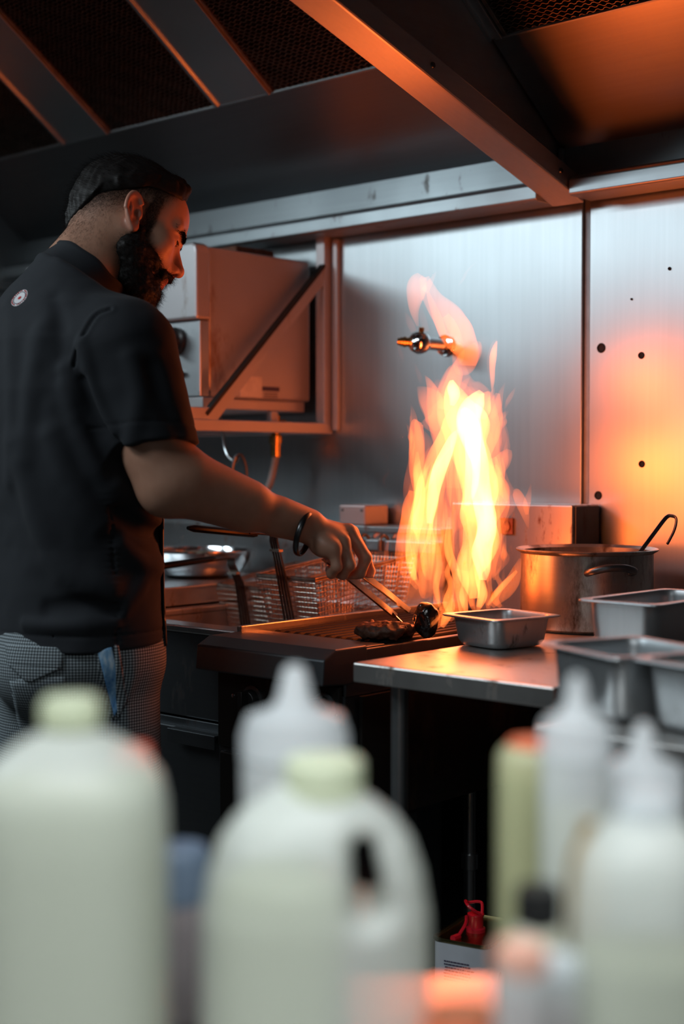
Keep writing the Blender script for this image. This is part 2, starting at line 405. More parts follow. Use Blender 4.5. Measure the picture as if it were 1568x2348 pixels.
# grease filters: rows of kinked ribbon between two rails, each filter lifts out
def grease_filter(x0, x1, label):
    t = thing('grease_filter', label, 'filter', ((x0 + x1) / 2, FE, slope_z(FE)), 'grease filters in the hood')
    n = np.array([0, math.sin(SA), math.cos(SA)]); d = np.array([0, -math.cos(SA), math.sin(SA)])
    L = (FE - TOPY) / math.cos(SA); pitch = .0088; rows = int(L / pitch); step = .0045
    xs = np.arange(x0 + .012, x1 - .012, step); vs = []; fs = []
    for k in range(rows):
        b = np.array([0, FE, slope_z(FE)]) + d * ((k + .5) * pitch)
        off = (np.arange(len(xs)) // 2 + k) % 2
        base = len(vs)
        for i, x in enumerate(xs):
            j = .0016 * math.sin(x * 60 + k * .7)
            q = b + d * ((off[i] - .5) * .0036 + j) + np.array([x, 0, 0])
            vs += [q - n * .001, q + n * .010, q + n * .010 + d * .0016, q - n * .001 + d * .0016]
        for i in range(len(xs) - 1):
            a = base + i * 4
            for e in range(4):
                f = (e + 1) % 4; fs.append((a + e, a + f, a + 4 + f, a + 4 + e))
    m = MB(); m.v = [tuple(v) for v in vs]; m.f = fs
    o = m.build('mesh_rows', M['filter'], t); o['kind'] = 'stuff'
    MB().add(slab(x0, x1, FE, TOPY, .003, .030), BOXF).build('back_layer', M['black_steel'], t)
    for a, b in ((x0 + .005, x0 + .014), (x1 - .014, x1 - .005)): MB().add(slab(a, b, FE, TOPY, .016, -.004), BOXF).build('side_rail', M['filter'], t, bevel=.001)
grease_filter(-3.48, -3.07, 'greasy mesh filter at the far left end of the hood')
grease_filter(-2.89, -2.48, 'greasy mesh filter above the chef, between two pale steel strips')
grease_filter(-2.31, -1.90, 'greasy mesh filter left of the orange lit divider beam')
grease_filter(-1.665, -1.25, 'greasy mesh filter right of the divider beam, at the top edge')

# ------------------------------------------------------------------ cookline: fryer, bench, chargrill, tables
# chargrill
gx0, gx1, gf = -1.925, -1.612, 1.74
g = thing('chargrill', 'narrow steel chargrill with dark bars and front control knobs, on fire', 'grill', (-1.77, 2.1, 0))
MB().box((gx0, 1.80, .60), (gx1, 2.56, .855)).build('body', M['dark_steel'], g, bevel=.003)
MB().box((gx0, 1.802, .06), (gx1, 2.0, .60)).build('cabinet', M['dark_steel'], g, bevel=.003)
nose = [(1.855, .905), (1.775, .905), (gf + .004, .890), (gf, .846), (1.80, .842), (1.855, .842)]
MB().prism(nose, 'x', gx0 + .002, gx1 + .004).build('front_nose', M['dark_steel'], g, bevel=.003)
MB().box((gx0 + .004, 1.855, .84), (gx1 - .004, 1.912, .902)).build('front_ledge', M['dark_steel'], g, bevel=.002)
MB().box((gx0 - .006, 1.852, .82), (gx0 + .006, 2.5, .915)).build('side_plate', M['steel'], g, bevel=.002)
MB().box((gx1 - .014, 1.80, .82), (gx1 + .002, 2.5, .899)).build('side_plate', M['dark_steel'], g, bevel=.002)
MB().box((gx0 + .01, 1.91, .855), (gx1 - .014, 2.5, .862)).build('drip_tray', M['black_steel'], g)
BAR_Z = .893
for k in range(11):
    x = gx0 + .022 + k * .0262
    sec = [(-.006, -.022), (.006, -.022), (.009, .004), (.006, .009), (-.006, .009), (-.009, .004)]
    rings = []
    for y, s, dz in ((1.915, .5, -.012), (1.922, .85, -.003), (1.935, 1, 0), (2.2, 1, .002), (2.48, 1, .004)):
        rings.append([(x + a * s, y, BAR_Z + dz + b * s) for a, b in sec])
    MB().rings(rings).build('grill_bar', M['iron'], g, bevel=.0015)
MB().box((gx0 + .01, 2.49, .82), (-1.603, 2.595, 1.134)).build('backsplash', steel('rust_specked_steel', (.50, .50, .51), (.30, .44), (30, 30, 2), grime=.25, gscale=45, grime_col=(.10, .035, .015)), g, bevel=.004)
MB().box((-1.603, 2.50, .86), (-1.600, 2.59, 1.13)).build('backsplash_end', M['dark_steel'], g)
pl = at_y(1163, 1206, 2.488)
MB().box((pl[0] - .016, 2.484, pl[2] - .017), (pl[0] + .016, 2.489, pl[2] + .017)).lathe([(.012, 0), (.011, .004), (.006, .005)], (pl[0], 2.484, pl[2]), 20, (0, -1, 0)).build('rating_plate', M['rust'], g, True)
MB().box((gx0 + .006, 1.792, .70), (gx1 - .006, 1.801, .838)).build('control_panel', M['black_steel'], g, bevel=.002)
for px, py in ((580, 1605), (745, 1622)):
    c = at_y(px, py, 1.792)
    ring = MB().lathe([(.026, 0), (.026, .003), (.0235, .004)], c, 32, (0, -1, 0)).build('knob_ring', M['dark_steel'], g, True)
    MB().lathe([(.0195, .003), (.019, .014), (.017, .018)], c, 28, (0, -1, 0)).box((c[0] - .005, c[1] - .034, c[2] - .0185), (c[0] + .005, c[1] - .014, c[2] + .0185)).build('knob', M['black'], g, True, bevel=.001)
for px, py in ((535, 1595), (770, 1640), (772, 1690)):
    c = at_y(px, py, 1.792); MB().lathe([(.004, 0), (.0035, .002), (0, .0025)], c, 12, (0, -1, 0)).build('screw', M['chrome'], g, True)
MB().box((gx0 + .01, 1.792, .14), (gx1 - .01, 1.80, .69)).build('door', M['black_steel'], g, bevel=.003)

# deep fryer
fx0, fx1 = -2.352, -1.932
fr = thing('deep_fryer', 'stainless twin deep fryer with open oil tank left of the chargrill', 'fryer', (-2.14, 2.1, 0))
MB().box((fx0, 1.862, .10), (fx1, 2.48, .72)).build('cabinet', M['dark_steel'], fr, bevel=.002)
MB().box((fx0, 1.856, .725), (fx1, 1.90, .893)).build('front_panel', M['dark_steel'], fr, bevel=.003)
rim = MB().box((fx0, 1.850, .890), (fx1, 1.905, .904)).box((fx0, 2.42, .890), (fx1, 2.48, .904)).box((fx0, 1.905, .890), (fx0 + .03, 2.42, .904)).box((fx1 - .012, 1.905, .890), (fx1, 2.42, .904))
rim.build('tank_rim', M['steel'], fr, bevel=.003)
tk = MB().box((fx0, 1.898, .725), (fx0 + .03, 2.425, .89)).box((fx1 - .012, 1.90, .725), (fx1 - .004, 2.42, .89)).box((fx0 + .03, 2.42, .725), (fx1 - .012, 2.426, .89)).box((fx0 + .03, 1.9, .725), (fx1 - .012, 1.906, .89)).box((fx0 + .03, 1.906, .725), (fx1 - .012, 2.42, .735))
tk.build('tank', M['steel'], fr)
MB().box((fx0 + .03, 1.906, .80), (fx1 - .012, 2.42, .812)).build('frying_oil', plain('frying_oil', (.05, .02, .006), .06, 0, .05), fr)
d = MB().box((fx0 + .004, 1.850, .13), (fx1 - .004, 1.862, .705)).build('door', M['dark_steel'], fr, bevel=.003)
MB().box((-2.10, 1.828, .700), (-1.965, 1.850, .7045)).box((-2.10, 1.826, .678), (-1.965, 1.830, .7045)).build('handle', M['dark_steel'], d, bevel=.001)
MB().box((-2.95, 2.485, .90), (fx1, 2.595, 1.068)).build('flue_box', M['steel'], fr, bevel=.004)
MB().box((-2.40, 2.476, 1.062), (fx1, 2.590, 1.075)).build('flue_cap', M['ledge'], fr, bevel=.002)
MB().box((-2.35, 2.455, 1.020), (fx1, 2.485, 1.046)).build('hanging_rail', M['ledge'], fr, bevel=.003)
for px in (828, 872):
    c = at_y(px, 1235, 2.45); x = c[0]
    MB().tube(smooth_path([(x, 2.478, 1.048), (x, 2.462, 1.056), (x, 2.449, 1.048), (x, 2.447, 1.015), (x + .002, 2.44, .985)], 5), .0045, 8).build('hook', M['wire'], fr, True)
jb = at_y(820, 1180, 2.52)
b_ = thing('junction_box', 'small square steel box on top of the fryer flue', 'box', (jb[0], 2.54, 1.075))
MB().box((jb[0] - .042, 2.50, 1.0755), (jb[0] + .040, 2.585, 1.122)).build('box_body', M['salam'], b_, bevel=.004)
for s in (-1, 1): MB().lathe([(.004, 0), (.003, .002), (0, .003)], (jb[0] + s * .03, 2.50, 1.11), 10, (0, -1, 0)).build('screw', M['screw'], b_, True)

def fry_basket(name, label, x0, x1, yf, yb, zf, zb, hz, hx, hend, floor_z):
    """wire basket: rim rods, wire mesh, front handle rods with a rubber grip"""
    t = thing(name, label, 'fryer basket', ((x0 + x1) / 2, (yf + yb) / 2, floor_z), 'frying baskets in the deep fryer')
    h = .135
    def P(u, v, w):                       # u across, v front to back, w 0 rim .. 1 bottom
        ins = .16 * w
        x = x0 + (x1 - x0) * (ins * .5 + u * (1 - ins)); y = yf + (yb - yf) * (ins * .6 + v * (1 - ins * 1.1))
        return np.array([x, y, zf + (zb - zf) * v - h * w])
    rm = MB()
    for off in (0, .008):
        ring = [P(0, 0, off * 5), P(1, 0, off * 5), P(1, 1, off * 5), P(0, 1, off * 5), P(0, 0, off * 5)]
        pts = []
        for i in range(4):
            a, b = ring[i], ring[i+1]
            for q in (.06, .5, .94): pts.append(a + (b - a) * q)
        pts.append(pts[0]); rm.tube(smooth_path(pts, 4), .0026, 6)
    rm.build('rim', M['wire'], t, True)
    wm = MB(); nw, nu, nv = 13, 18, 30
    for k in range(1, nw + 1):
        w = k / nw
        wm.tube([P(0, 0, w), P(1, 0, w), P(1, 1, w), P(0, 1, w), P(0, 0, w)], .0010, 4)
    for k in range(nu + 1):
        u = k / nu; wm.tube([P(u, 0, 0), P(u, 0, 1), P(u, 1, 1), P(u, 1, 0)], .0009, 4)
    for k in range(nv + 1):
        v = k / nv; wm.tube([P(0, v, 0), P(0, v, 1), P(1, v, 1), P(1, v, 0)], .0009, 4)
    o = wm.build('wire_mesh', M['wire'], t, True); o['kind'] = 'stuff'
    rods = MB()
    for k in range(4):
        dx = (k - 1.5) * .0062
        low = P(.5, 0, .92) + np.array([dx * 1.5, -.006, 0]); mid = P(.5, 0, 0) + np.array([dx * 1.2, -.010, .01])
        top = np.array([hx + dx, yf - .035, hz]); bend = np.array([hx + dx, yf - .055, hz + .002]); g0 = np.array([hx + dx * .6, yf - .11, hz + (hend[2] - hz) * .3])
        rods.tube([low, mid, top - [0, 0, .012], top, bend, g0], .0027, 6)
    rods.build('handle_rods', M['rod'], t, True)
    MB().box((hx - .014, yf - .034, hz - .035), (hx + .014, yf - .022, hz - .030)).build('rod_clip', M['wire'], t)
    g0 = np.array([hx, yf - .085, hz + .002]); g1 = np.asarray(hend, float)
    MB().tube([g0, g0 + (g1 - g0) * .05, g0 + (g1 - g0) * .55, g0 + (g1 - g0) * .92, g1], [.006, .0085, .0095, .0095, .005], 10, flat=.75).build('grip', M['rubber'], t, True)
fry_basket('fryer_basket', 'wire frying basket nearest the chef\'s hand, higher black grip', -2.150, -1.975, 2.115, 2.44, .985, 1.020, 1.073, -2.058, (-2.075, 1.86, 1.094), .84)
fry_basket('fryer_basket', 'wire frying basket next to the chef\'s shirt, lower black grip', -2.345, -2.172, 2.185, 2.44, .948, .985, 1.012, -2.258, (-2.25, 1.90, 1.004), .80)

# bench left of the fryer with a steel bowl
bn = thing('steel_bench', 'low stainless bench left of the fryer, mostly hidden behind the chef', 'bench', (-2.8, 2.1, 0))
MB().box((-3.55, 1.86, .905), (-2.36, 2.48, .948)).build('bench_top', M['steel'], bn, bevel=.003)
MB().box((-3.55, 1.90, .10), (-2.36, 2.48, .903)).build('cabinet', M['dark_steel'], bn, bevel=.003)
bw = thing('steel_bowl', 'shiny steel bowl on the bench behind the chef', 'bowl', (-2.53, 2.30, .95))
MB().lathe([(.07, .000), (.10, .012), (.122, .040), (.128, .062), (.133, .064), (.133, .067), (.124, .065), (.116, .040), (.09, .014), (.0, .008)], (-2.53, 2.30, .9485), 48, cap1=False).build('bowl_body', M['chrome'], bw, True)
MB().lathe([(.118, .05), (.08, .056), (.0, .058)], (-2.53, 2.30, .9485), 24, cap0=False).build('filling', plain('bowl_filling', (.25, .22, .12), .5, 0, .8, 120, .5), bw, True)

# work tables
def work_table(name, label, x0, x1, y0, y1, z, legs, lx=()):
    t = thing(name, label, 'table', ((x0 + x1) / 2, (y0 + y1) / 2, 0))
    MB().box((x0, y0, z - .032), (x1, y1, z)).build('table_top', M['table'], t, bevel=.003)
    for x, y in legs:
        MB().lathe([(.0175, .0), (.0175, .03), (.0145, .032), (.0145, z - .034)], (x, y, 0), 20).build('leg', M['steel'], t, True)
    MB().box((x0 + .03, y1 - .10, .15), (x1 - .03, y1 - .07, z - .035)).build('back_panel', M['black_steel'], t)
    return t
tb_shelf = None
tb = work_table('work_table', 'steel table with glowing orange top holding the stockpot', -1.512, -1.128, 1.708, 2.592, .900, ((-1.470, 1.775), (-1.17, 2.5), (-1.47, 2.5)))
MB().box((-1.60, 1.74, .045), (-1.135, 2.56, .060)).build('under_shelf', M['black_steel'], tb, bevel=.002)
MB().box((-1.512, 2.575, .9), (-1.128, 2.592, .958)).build('upstand', M['table'], tb, bevel=.002)
t2 = work_table('prep_counter', 'steel counter at the right edge with two deep pans', -.985, .55, 1.446, 2.592, .900, ((-.90, 1.52), (.45, 1.52)))
MB().box((-.985, 2.575, .9), (.55, 2.592, .958)).build('upstand', M['table'], t2, bevel=.002)
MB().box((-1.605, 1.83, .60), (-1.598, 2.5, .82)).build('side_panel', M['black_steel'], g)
sp = thing('gas_pipe', 'thin upright pipe in the dark gap under the steel table', 'pipe', (-1.72, 2.30, 0))
MB().tube([(-1.72, 2.30, 0.0), (-1.72, 2.30, .60)], .012, 12).build('pipe', M['steel'], sp, True)
MB().lathe([(.017, .40), (.017, .43)], (-1.72, 2.30, 0), 16).build('coupling', M['steel'], sp, True)

# stockpot with ladle
pc = (-1.492, 2.370, .9005)
po = thing('stockpot', 'worn steel stockpot right of the flames', 'pot', pc)
MB().lathe([(.118, .0), (.126, .006), (.1275, .02), (.1275, .146), (.1360, .151), (.1370, .154), (.1345, .1555), (.125, .150), (.124, .02), (.0, .012)], pc, 72, cap1=False).build('pot_body', M['pot'], po, True)
for sx in (1, -1):
    ca = math.radians(-39) if sx == 1 else math.radians(141)
    base = np.array([math.cos(ca), math.sin(ca), 0]); tan = np.array([-base[1], base[0], 0])
    pts = [np.array(pc) + base * .1275 - tan * .042 + [0, 0, .116], np.array(pc) + base * .150 - tan * .040 + [0, 0, .121], np.array(pc) + base * .163 - tan * .020 + [0, 0, .127], np.array(pc) + base * .165 + [0, 0, .128],
           np.array(pc) + base * .163 + tan * .020 + [0, 0, .127], np.array(pc) + base * .150 + tan * .040 + [0, 0, .121], np.array(pc) + base * .1275 + tan * .042 + [0, 0, .116]]
    MB().tube(smooth_path(pts, 5), .0072, 10).build('handle', M['dark_steel'], po, True)
MB().lathe([(.1235, .10), (.0, .101)], pc, 40, cap0=False).build('broth', plain('broth', (.06, .035, .015), .15), po, True)
la = thing('ladle', 'steel ladle with hooked handle leaning inside the stockpot', 'ladle', (-1.45, 2.33, 1.0))
hk = [at(1468, 1265, 2.70), at(1500, 1222, 2.70), at(1527, 1187, 2.70), at(1540, 1183, 2.695), at(1550, 1190, 2.69), at(1546, 1215, 2.685), at(1530, 1247, 2.68)]
lp = [at(1440, 1300, 2.705)] + hk
MB().tube(smooth_path(lp, 5), .0058, 8, flat=.45, up=(-.6, .3, .7)).build('handle', M['dark_steel'], la, True)
MB().lathe([(.0, -.022), (.02, -.018), (.032, -.004), (.036, .010), (.034, .010), (.03, -.002), (.0, -.018)], at(1432, 1312, 2.707), 20, cap0=False, cap1=False).build('bowl', M['pan'], la, True)

# gastronorm pans
def steel_pan(label, corner, ax, ay, w, l, h, zr, group='steel food pans', cat='pan'):
    """corner = rim corner nearest the camera, ax/ay run along the rim"""
    c = np.array([corner[0], corner[1], 0.]); ax = np.asarray(ax, float); ay = np.asarray(ay, float)
    ax /= np.linalg.norm(ax); ay = ay - ax * (ay @ ax); ay /= np.linalg.norm(ay)
    mid = c + ax * w / 2 + ay * l / 2
    t = thing('steel_pan', label, cat, (mid[0], mid[1], zr - h), group)
    def loop(inset, z, r):
        hw, hl = w / 2 - inset, l / 2 - inset; out = []
        for sx, sy, a0 in ((1, 1, 0), (-1, 1, 90), (-1, -1, 180), (1, -1, 270)):
            for a in np.linspace(a0, a0 + 90, 6):
                x = sx * (hw - r) + r * math.cos(math.radians(a)); y = sy * (hl - r) + r * math.sin(math.radians(a))
                out.append(mid + ax * x + ay * y + [0, 0, z])
        return out
    zb = zr - h; hand = np.cross(ax, ay)[2] > 0
    L = [loop(.030, zb + .0006, .02), loop(.022, zb + .003, .024), loop(.0165, zb + .012, .026), loop(.012, zr - .008, .024), loop(.011, zr - .003, .024)]
    I = [loop(.0135, zr - .003, .022), loop(.0145, zr - .012, .022), loop(.0185, zb + .014, .024), loop(.025, zb + .005, .022)]
    body = MB().rings(L + [loop(.0125, zr - .001, .022)] + I)
    rm = MB().rings([loop(.0125, zr - .0035, .022), loop(.002, zr - .0045, .014), loop(0, zr - .003, .014), loop(.0005, zr - .001, .014), loop(.003, zr, .014), loop(.0105, zr - .0002, .022), loop(.0125, zr - .0012, .022)], False, False)
    for m in (body, rm):
        if not hand: m.f = [f[::-1] for f in m.f]
    body.build('pan_body', M['pan'], t, True); rm.build('rim', M['pan'], t, True)
    return t, mid
def P2(x, y, z): return at_z(x, y, z)
zr = .956
n_, l_, r_ = P2(1138, 1423, zr), P2(1010, 1406, zr), P2(1275, 1409, zr)
steel_pan('shallow steel pan alone at the front of the glowing table', n_, l_ - n_, r_ - n_, .150, .158, .0555, zr)
zr = 1.003
n_, l_ = P2(1507, 1387, zr), P2(1341, 1375, zr)
steel_pan('steel pan right of the stockpot, behind the two deep pans', n_, (-1, .03, 0), (.03, 1, 0), .150, .27, .102, zr)
zr = .986
n_, l_, r_ = P2(1407, 1509, zr), P2(1237, 1473, zr), P2(1554, 1480, zr)
steel_pan('empty deep steel pan, left one of the pair on the right counter', n_, l_ - n_, r_ - n_, .176, .166, .0855, zr)
n_ = n_ + np.array([.012, .0, 0]); n2 = P2(1441, 1507, zr); r2 = P2(1568, 1526, zr)
_, m2 = steel_pan('deep steel pan with green contents, cut by the right edge', n2 + (r2 - n2) / np.linalg.norm(r2 - n2) * .165, (n2 - r2), (l_ - n_)[[1, 0, 2]] * [-1, 1, 0] if False else (.15, 1, 0), .165, .176, .0855, zr)
sc_ = thing('green_relish', 'pale green chopped relish filling the right deep pan', 'relish', (m2[0], m2[1], zr - .03)); 
bmx = np.array([[u, v] for u in np.linspace(-.06, .06, 14) for v in np.linspace(-.064, .064, 14)])
gv = [(m2[0] + u, m2[1] + v, zr - .026 + .005 * RNG.random()) for u, v in bmx]
gf_ = [(i*14+j, (i+1)*14+j, (i+1)*14+j+1, i*14+j+1) for i in range(13) for j in range(13)]
mm = MB(); mm.v = gv; mm.f = gf_; o = mm.build('relish_surface', plain('green_relish', (.22, .25, .08), .5, 0, .5, 90, .5), sc_, True)

# oil tin on the floor
TZ0 = .062
tn = [at_z(990, 2145, .34 + TZ0), at_z(1118, 2168, .34 + TZ0), at_z(1172, 2108, .34 + TZ0)]
cw = np.array([tn[1][0], tn[1][1], TZ0]); ax = (tn[0] - tn[1]) * [1, 1, 0]; w = np.linalg.norm(ax); ax /= w; ay = np.array([-ax[1], ax[0], 0]); ay = ay if ay[1] > 0 else -ay
tl = .155; mid = cw + ax * w / 2 + ay * tl / 2
ti = thing('oil_tin', 'white cooking oil tin with red spout standing under the table', 'tin', (mid[0], mid[1], TZ0))
def tloop(ins, z, r=.014):
    out = []
    for sx, sy, a0 in ((1, 1, 0), (-1, 1, 90), (-1, -1, 180), (1, -1, 270)):
        for a in np.linspace(a0, a0 + 90, 6):
            out.append(mid + ax * (sx * (w/2 - ins - r) + r*math.cos(math.radians(a))) + ay * (sy * (tl/2 - ins - r) + r*math.sin(math.radians(a))) + [0, 0, z])
    return out
def flip(m, yes=True):
    m.f = [f[::-1] for f in m.f]; return m
hand = np.cross(ax, ay)[2] > 0
M['tin'] = plain('white_tin_print', (.62, .66, .72), .35, .2, .04)
m = MB().rings([tloop(.001, .003), tloop(.0005, .333)])
(m if hand else flip(m)).build('tin_body', M['tin'], ti, True)
m = MB().rings([tloop(.0, .331), tloop(-.002, .334), tloop(-.001, .3385), tloop(.002, .338), tloop(.004, .334), tloop(.0042, .3335)], False, True)
(m if hand else flip(m)).build('tin_lid', plain('gold_tin_lid', (.45, .36, .16), .22, 1.0, .2), ti, True)
sc0 = mid + ax * .004 + ay * .0 + [0, 0, .3335]
M['red'] = plain('red_plastic', (.55, .012, .03), .3)
cap = MB().lathe([(.017, 0), (.017, .006), (.0135, .008), (.0135, .026), (.015, .028), (.015, .031), (.008, .032)], sc0, 24).build('spout', M['red'], ti, True)
MB().tube(smooth_path([sc0 + [.013, 0, .03], sc0 + [.0, -.018, .046], sc0 + [-.02, -.004, .05], sc0 + [-.022, .01, .044], sc0 + [.0, .016, .047], sc0 + [.013, 0, .03]], 5), .0028, 6).build('pull_ring', M['red'], ti, True)
MB().tube(smooth_path([sc0 + [-.012, -.012, .026], sc0 - ay * .03 + ax * .006 + [0, 0, .02], sc0 - ay * .052 + ax * .010 + [0, 0, .004]], 5), .003, 6).tube([sc0 - ay * .05 + ax * .010 + [0, 0, .003], sc0 - ay * .066 + ax * .014 + [0, 0, .003]], .006, 8).build('strap', M['red'], ti, True)
# printed lines, green corner and a swirling letter on the tin
pr = MB(); rr = random.Random(4)
fn = -ay; o0 = cw + ax * w * .5 - ay * .0012
def on_face(s, z, wd, hh, mb, depth=.0006): mb.obox(cw + ax * s - ay * .0001 + [0, 0, z], ax, ay, (0, 0, 1), wd / 2, depth, hh / 2)
zz = .300
for k in range(26):
    if k in (7, 13, 19): zz -= .006
    x = w * .47 - .025 + rr.uniform(-.002, .002); end = w * .47 + .025 + rr.uniform(-.006, .003)
    while x < end:
        L_ = rr.uniform(.0022, .0065); on_face(w - (x + L_ / 2) , zz, L_, .0021, pr); x += L_ + .0011
    zz -= .0052
pr.build('small_print', M['print'], ti)
gm = MB(); gm.add([cw + ax * w * .995 - ay * .001 + [0, 0, z] for z in (.0, .25)] + [cw + ax * (w - .016) - ay * .001 + [0, 0, 0], cw + ax * (w - .013) - ay * .001 + [0, 0, .235]], [(0, 2, 3, 1)])
gm.build('green_corner', plain('green_print', (.06, .22, .09), .5), ti)
sf = cw + ay * .0 - ax * .0012
swirl = [(.03, .22), (.045, .245), (.04, .275), (.034, .262), (.038, .22), (.036, .17), (.03, .125), (.018, .12), (.012, .15), (.018, .19), (.026, .195), (.028, .18)]
MB().tube(smooth_path([sf + ay * (a + .012) + [0, 0, b] for a, b in swirl], 6), .0036, 6, flat=.3, up=ax).build('script_letter', plain('brown_print', (.30, .07, .03), .5), ti, True)
for dy in (.055, .062): MB().obox(sf + ay * dy + [0, 0, .15], ay, ax, (0, 0, 1), .0008, .0004, .12).build('printed_rule', M['print'], ti)

# salamander grill on its wall bracket
sa = thing('salamander_grill', 'steel salamander grill hung on the wall behind the chef', 'grill', (-2.7, 2.4, 1.365))
sx = -2.42
MB().box((-3.05, 2.235, 1.372), (sx, 2.575, 1.716)).build('body', M['salam'], sa, bevel=.006)
MB().prism([(-3.06, 1.548), (-3.06, 1.722), (-2.428, 1.722), (sx + .004, 1.716), (sx + .008, 1.700), (sx + .008, 1.548)], 'y', 2.190, 2.234).build('front_hood', M['salam'], sa, bevel=.006)
MB().box((-3.05, 2.205, 1.372), (sx + .003, 2.234, 1.546)).build('front_frame', M['pan'], sa, bevel=.003)
MB().box((-2.98, 2.195, 1.385), (-2.545, 2.204, 1.565)).build('opening', M['glass_dark'], sa, bevel=.002)
MB().tube([(-2.538, 2.188, 1.375), (-2.538, 2.186, 1.46), (-2.538, 2.188, 1.548)], .007, 10).build('handle', M['chrome'], sa, True)
kc = np.array([-2.492, 2.203, 1.503])
MB().lathe([(.030, 0), (.030, .010), (.024, .014), (.023, .038), (.019, .042)], kc, 28, (0, -1, 0)).box((kc[0] - .006, kc[1] - .052, kc[2] - .026), (kc[0] + .006, kc[1] - .02, kc[2] + .026)).build('knob', M['black'], sa, True)
kc = np.array([-2.482, 2.203, 1.428]); MB().lathe([(.007, 0), (.007, .012), (.004, .016)], kc, 14, (0, -1, 0)).box((kc[0] - .016, kc[1] - .014, kc[2] - .004), (kc[0] + .016, kc[1] - .006, kc[2] + .004)).build('igniter', M['black'], sa, True)
for z in (1.47, 1.43): MB().tube([(-2.60, 2.19, z), (-2.555, 2.17, z)], .008, 10).build('grid_handle', M['chrome'], sa, True)
MB().box((-2.64, 2.40, 1.717), (-2.50, 2.53, 1.745)).build('flue_vent', M['rust'], sa, bevel=.003)
lab = [at_x(558, 866, sx), at_x(600, 912, sx)]
MB().box((sx, lab[0][1] - .012, lab[1][2]), (sx + .0012, lab[1][1], lab[0][2] + .004)).build('paper_label', M['paper'], sa)
lb = [at_x(601, 886, sx), at_x(640, 898, sx)]
pm = MB().box((sx, lb[0][1], lb[1][2]), (sx + .001, lb[1][1], lb[0][2]))
for k in range(3):
    z = lb[1][2] - .006 - k * .005; pm.box((sx, lb[0][1] + .006, z), (sx + .001, lb[1][1] - .006, z + .002))
pm.build('printed_label', M['print'], sa)
MB().box((-3.02, 2.24, 1.345), (sx - .005, 2.56, 1.371)).build('base_rail', M['salam'], sa, bevel=.003)
MB().box((-2.47, 2.21, 1.343), (sx + .006, 2.245, 1.3715)).build('foot', M['salam'], sa, bevel=.003)
MB().box((sx - .02, 2.44, 1.318), (sx - .002, 2.465, 1.345)).build('foot', M['salam'], sa, bevel=.003)
br = thing('wall_bracket', 'angle iron wall bracket with diagonal brace carrying the salamander', 'bracket', (-2.38, 2.55, 1.30))
bx = -2.375
MB().box((bx - .014, 2.562, 1.304), (bx + .014, 2.592, 1.772)).build('post', M['salam'], br, bevel=.002)
MB().box((bx + .022, 2.582, 1.300), (bx + .037, 2.596, 1.765)).build('wall_channel', M['salam'], br, bevel=.002)
MB().box((bx - .004, 2.03, 1.292), (bx + .016, 2.590, 1.318)).build('bottom_rail', M['salam'], br, bevel=.002)
MB().box((-3.05, 2.03, 1.292), (bx - .004, 2.055, 1.318)).build('front_rail', M['salam'], br, bevel=.002)
MB().box((-3.05, 2.555, 1.292), (bx - .004, 2.59, 1.318)).build('rear_rail', M['salam'], br, bevel=.002)
a, b = np.array([bx + .010, 2.185, 1.318]), np.array([bx + .010, 2.575, 1.690]); dv = (b - a) / np.linalg.norm(b - a); nv = np.array([0, -dv[2], dv[1]])
bm_ = MB().obox((a + b) / 2 - nv * .002, dv, nv, (1, 0, 0), np.linalg.norm(b - a) / 2, .015, .0022)
bo_ = bm_.build('brace', M['salam'], br, bevel=.001)
MB().obox((a + b) / 2 + nv * .0155 - [.003, 0, 0], dv, nv, (1, 0, 0), np.linalg.norm(b - a) / 2, .0042, .009).build('shaded_flange', M['black_steel'], bo_, bevel=.001)  # black steel here paints in the flange's shade, turned away from the flames
MB().box((bx - .03, 2.10, 1.3165), (bx + .012, 2.19, 1.346)).build('end_block', M['salam'], br, bevel=.003)
hkp = [at_y(506, 958, 2.31), at_y(512, 1010, 2.31), at_y(522, 1044, 2.31), at_y(540, 1060, 2.31), at_y(546, 1048, 2.31)]
ho = thing('hanging_hook', 'bent steel hook with a loop hanging below the bracket', 'hook', tuple(hkp[0]))
MB().tube(smooth_path(hkp, 6), .0035, 8).build('hook_rod', M['chrome'], ho, True)
c0 = at_y(548, 1075, 2.31)
sh = [c0 + UH * a * .001 + ZH * b * .001 for a, b in ((-8, 28), (-14, 10), (-16, -14), (-9, -30), (8, -32), (16, -18), (15, 6), (8, 26), (0, 33), (-8, 28))]
MB().tube(smooth_path(sh, 5), .0045, 8).build('loop', M['dark_steel'], ho, True)
gvp = at_y(632, 1000, 2.50)
gv_ = thing('gas_valve', 'brass gas valve with grey flexible hose below the salamander', 'valve', tuple(gvp))
MB().lathe([(.013, -.05), (.013, -.02), (.017, -.018), (.017, .0), (.012, .004), (.012, .05)], gvp, 16).build('valve_body', M['brass'], gv_, True)
MB().lathe([(.008, 0), (.008, .02), (.015, .022), (.015, .034), (.0, .036)], gvp + np.array([.01, -.0, .02]), 14, (.8, -.4, .1)).build('valve_tap', M['brass'], gv_, True)
hp = [gvp + ZH * -.05, at_y(627, 1075, 2.5), at_y(618, 1110, 2.5), at_y(603, 1135, 2.5), at_y(592, 1158, 2.51)]
MB().tube(smooth_path(hp, 8), .009, 10).build('hose', M['hose'], gv_, True)
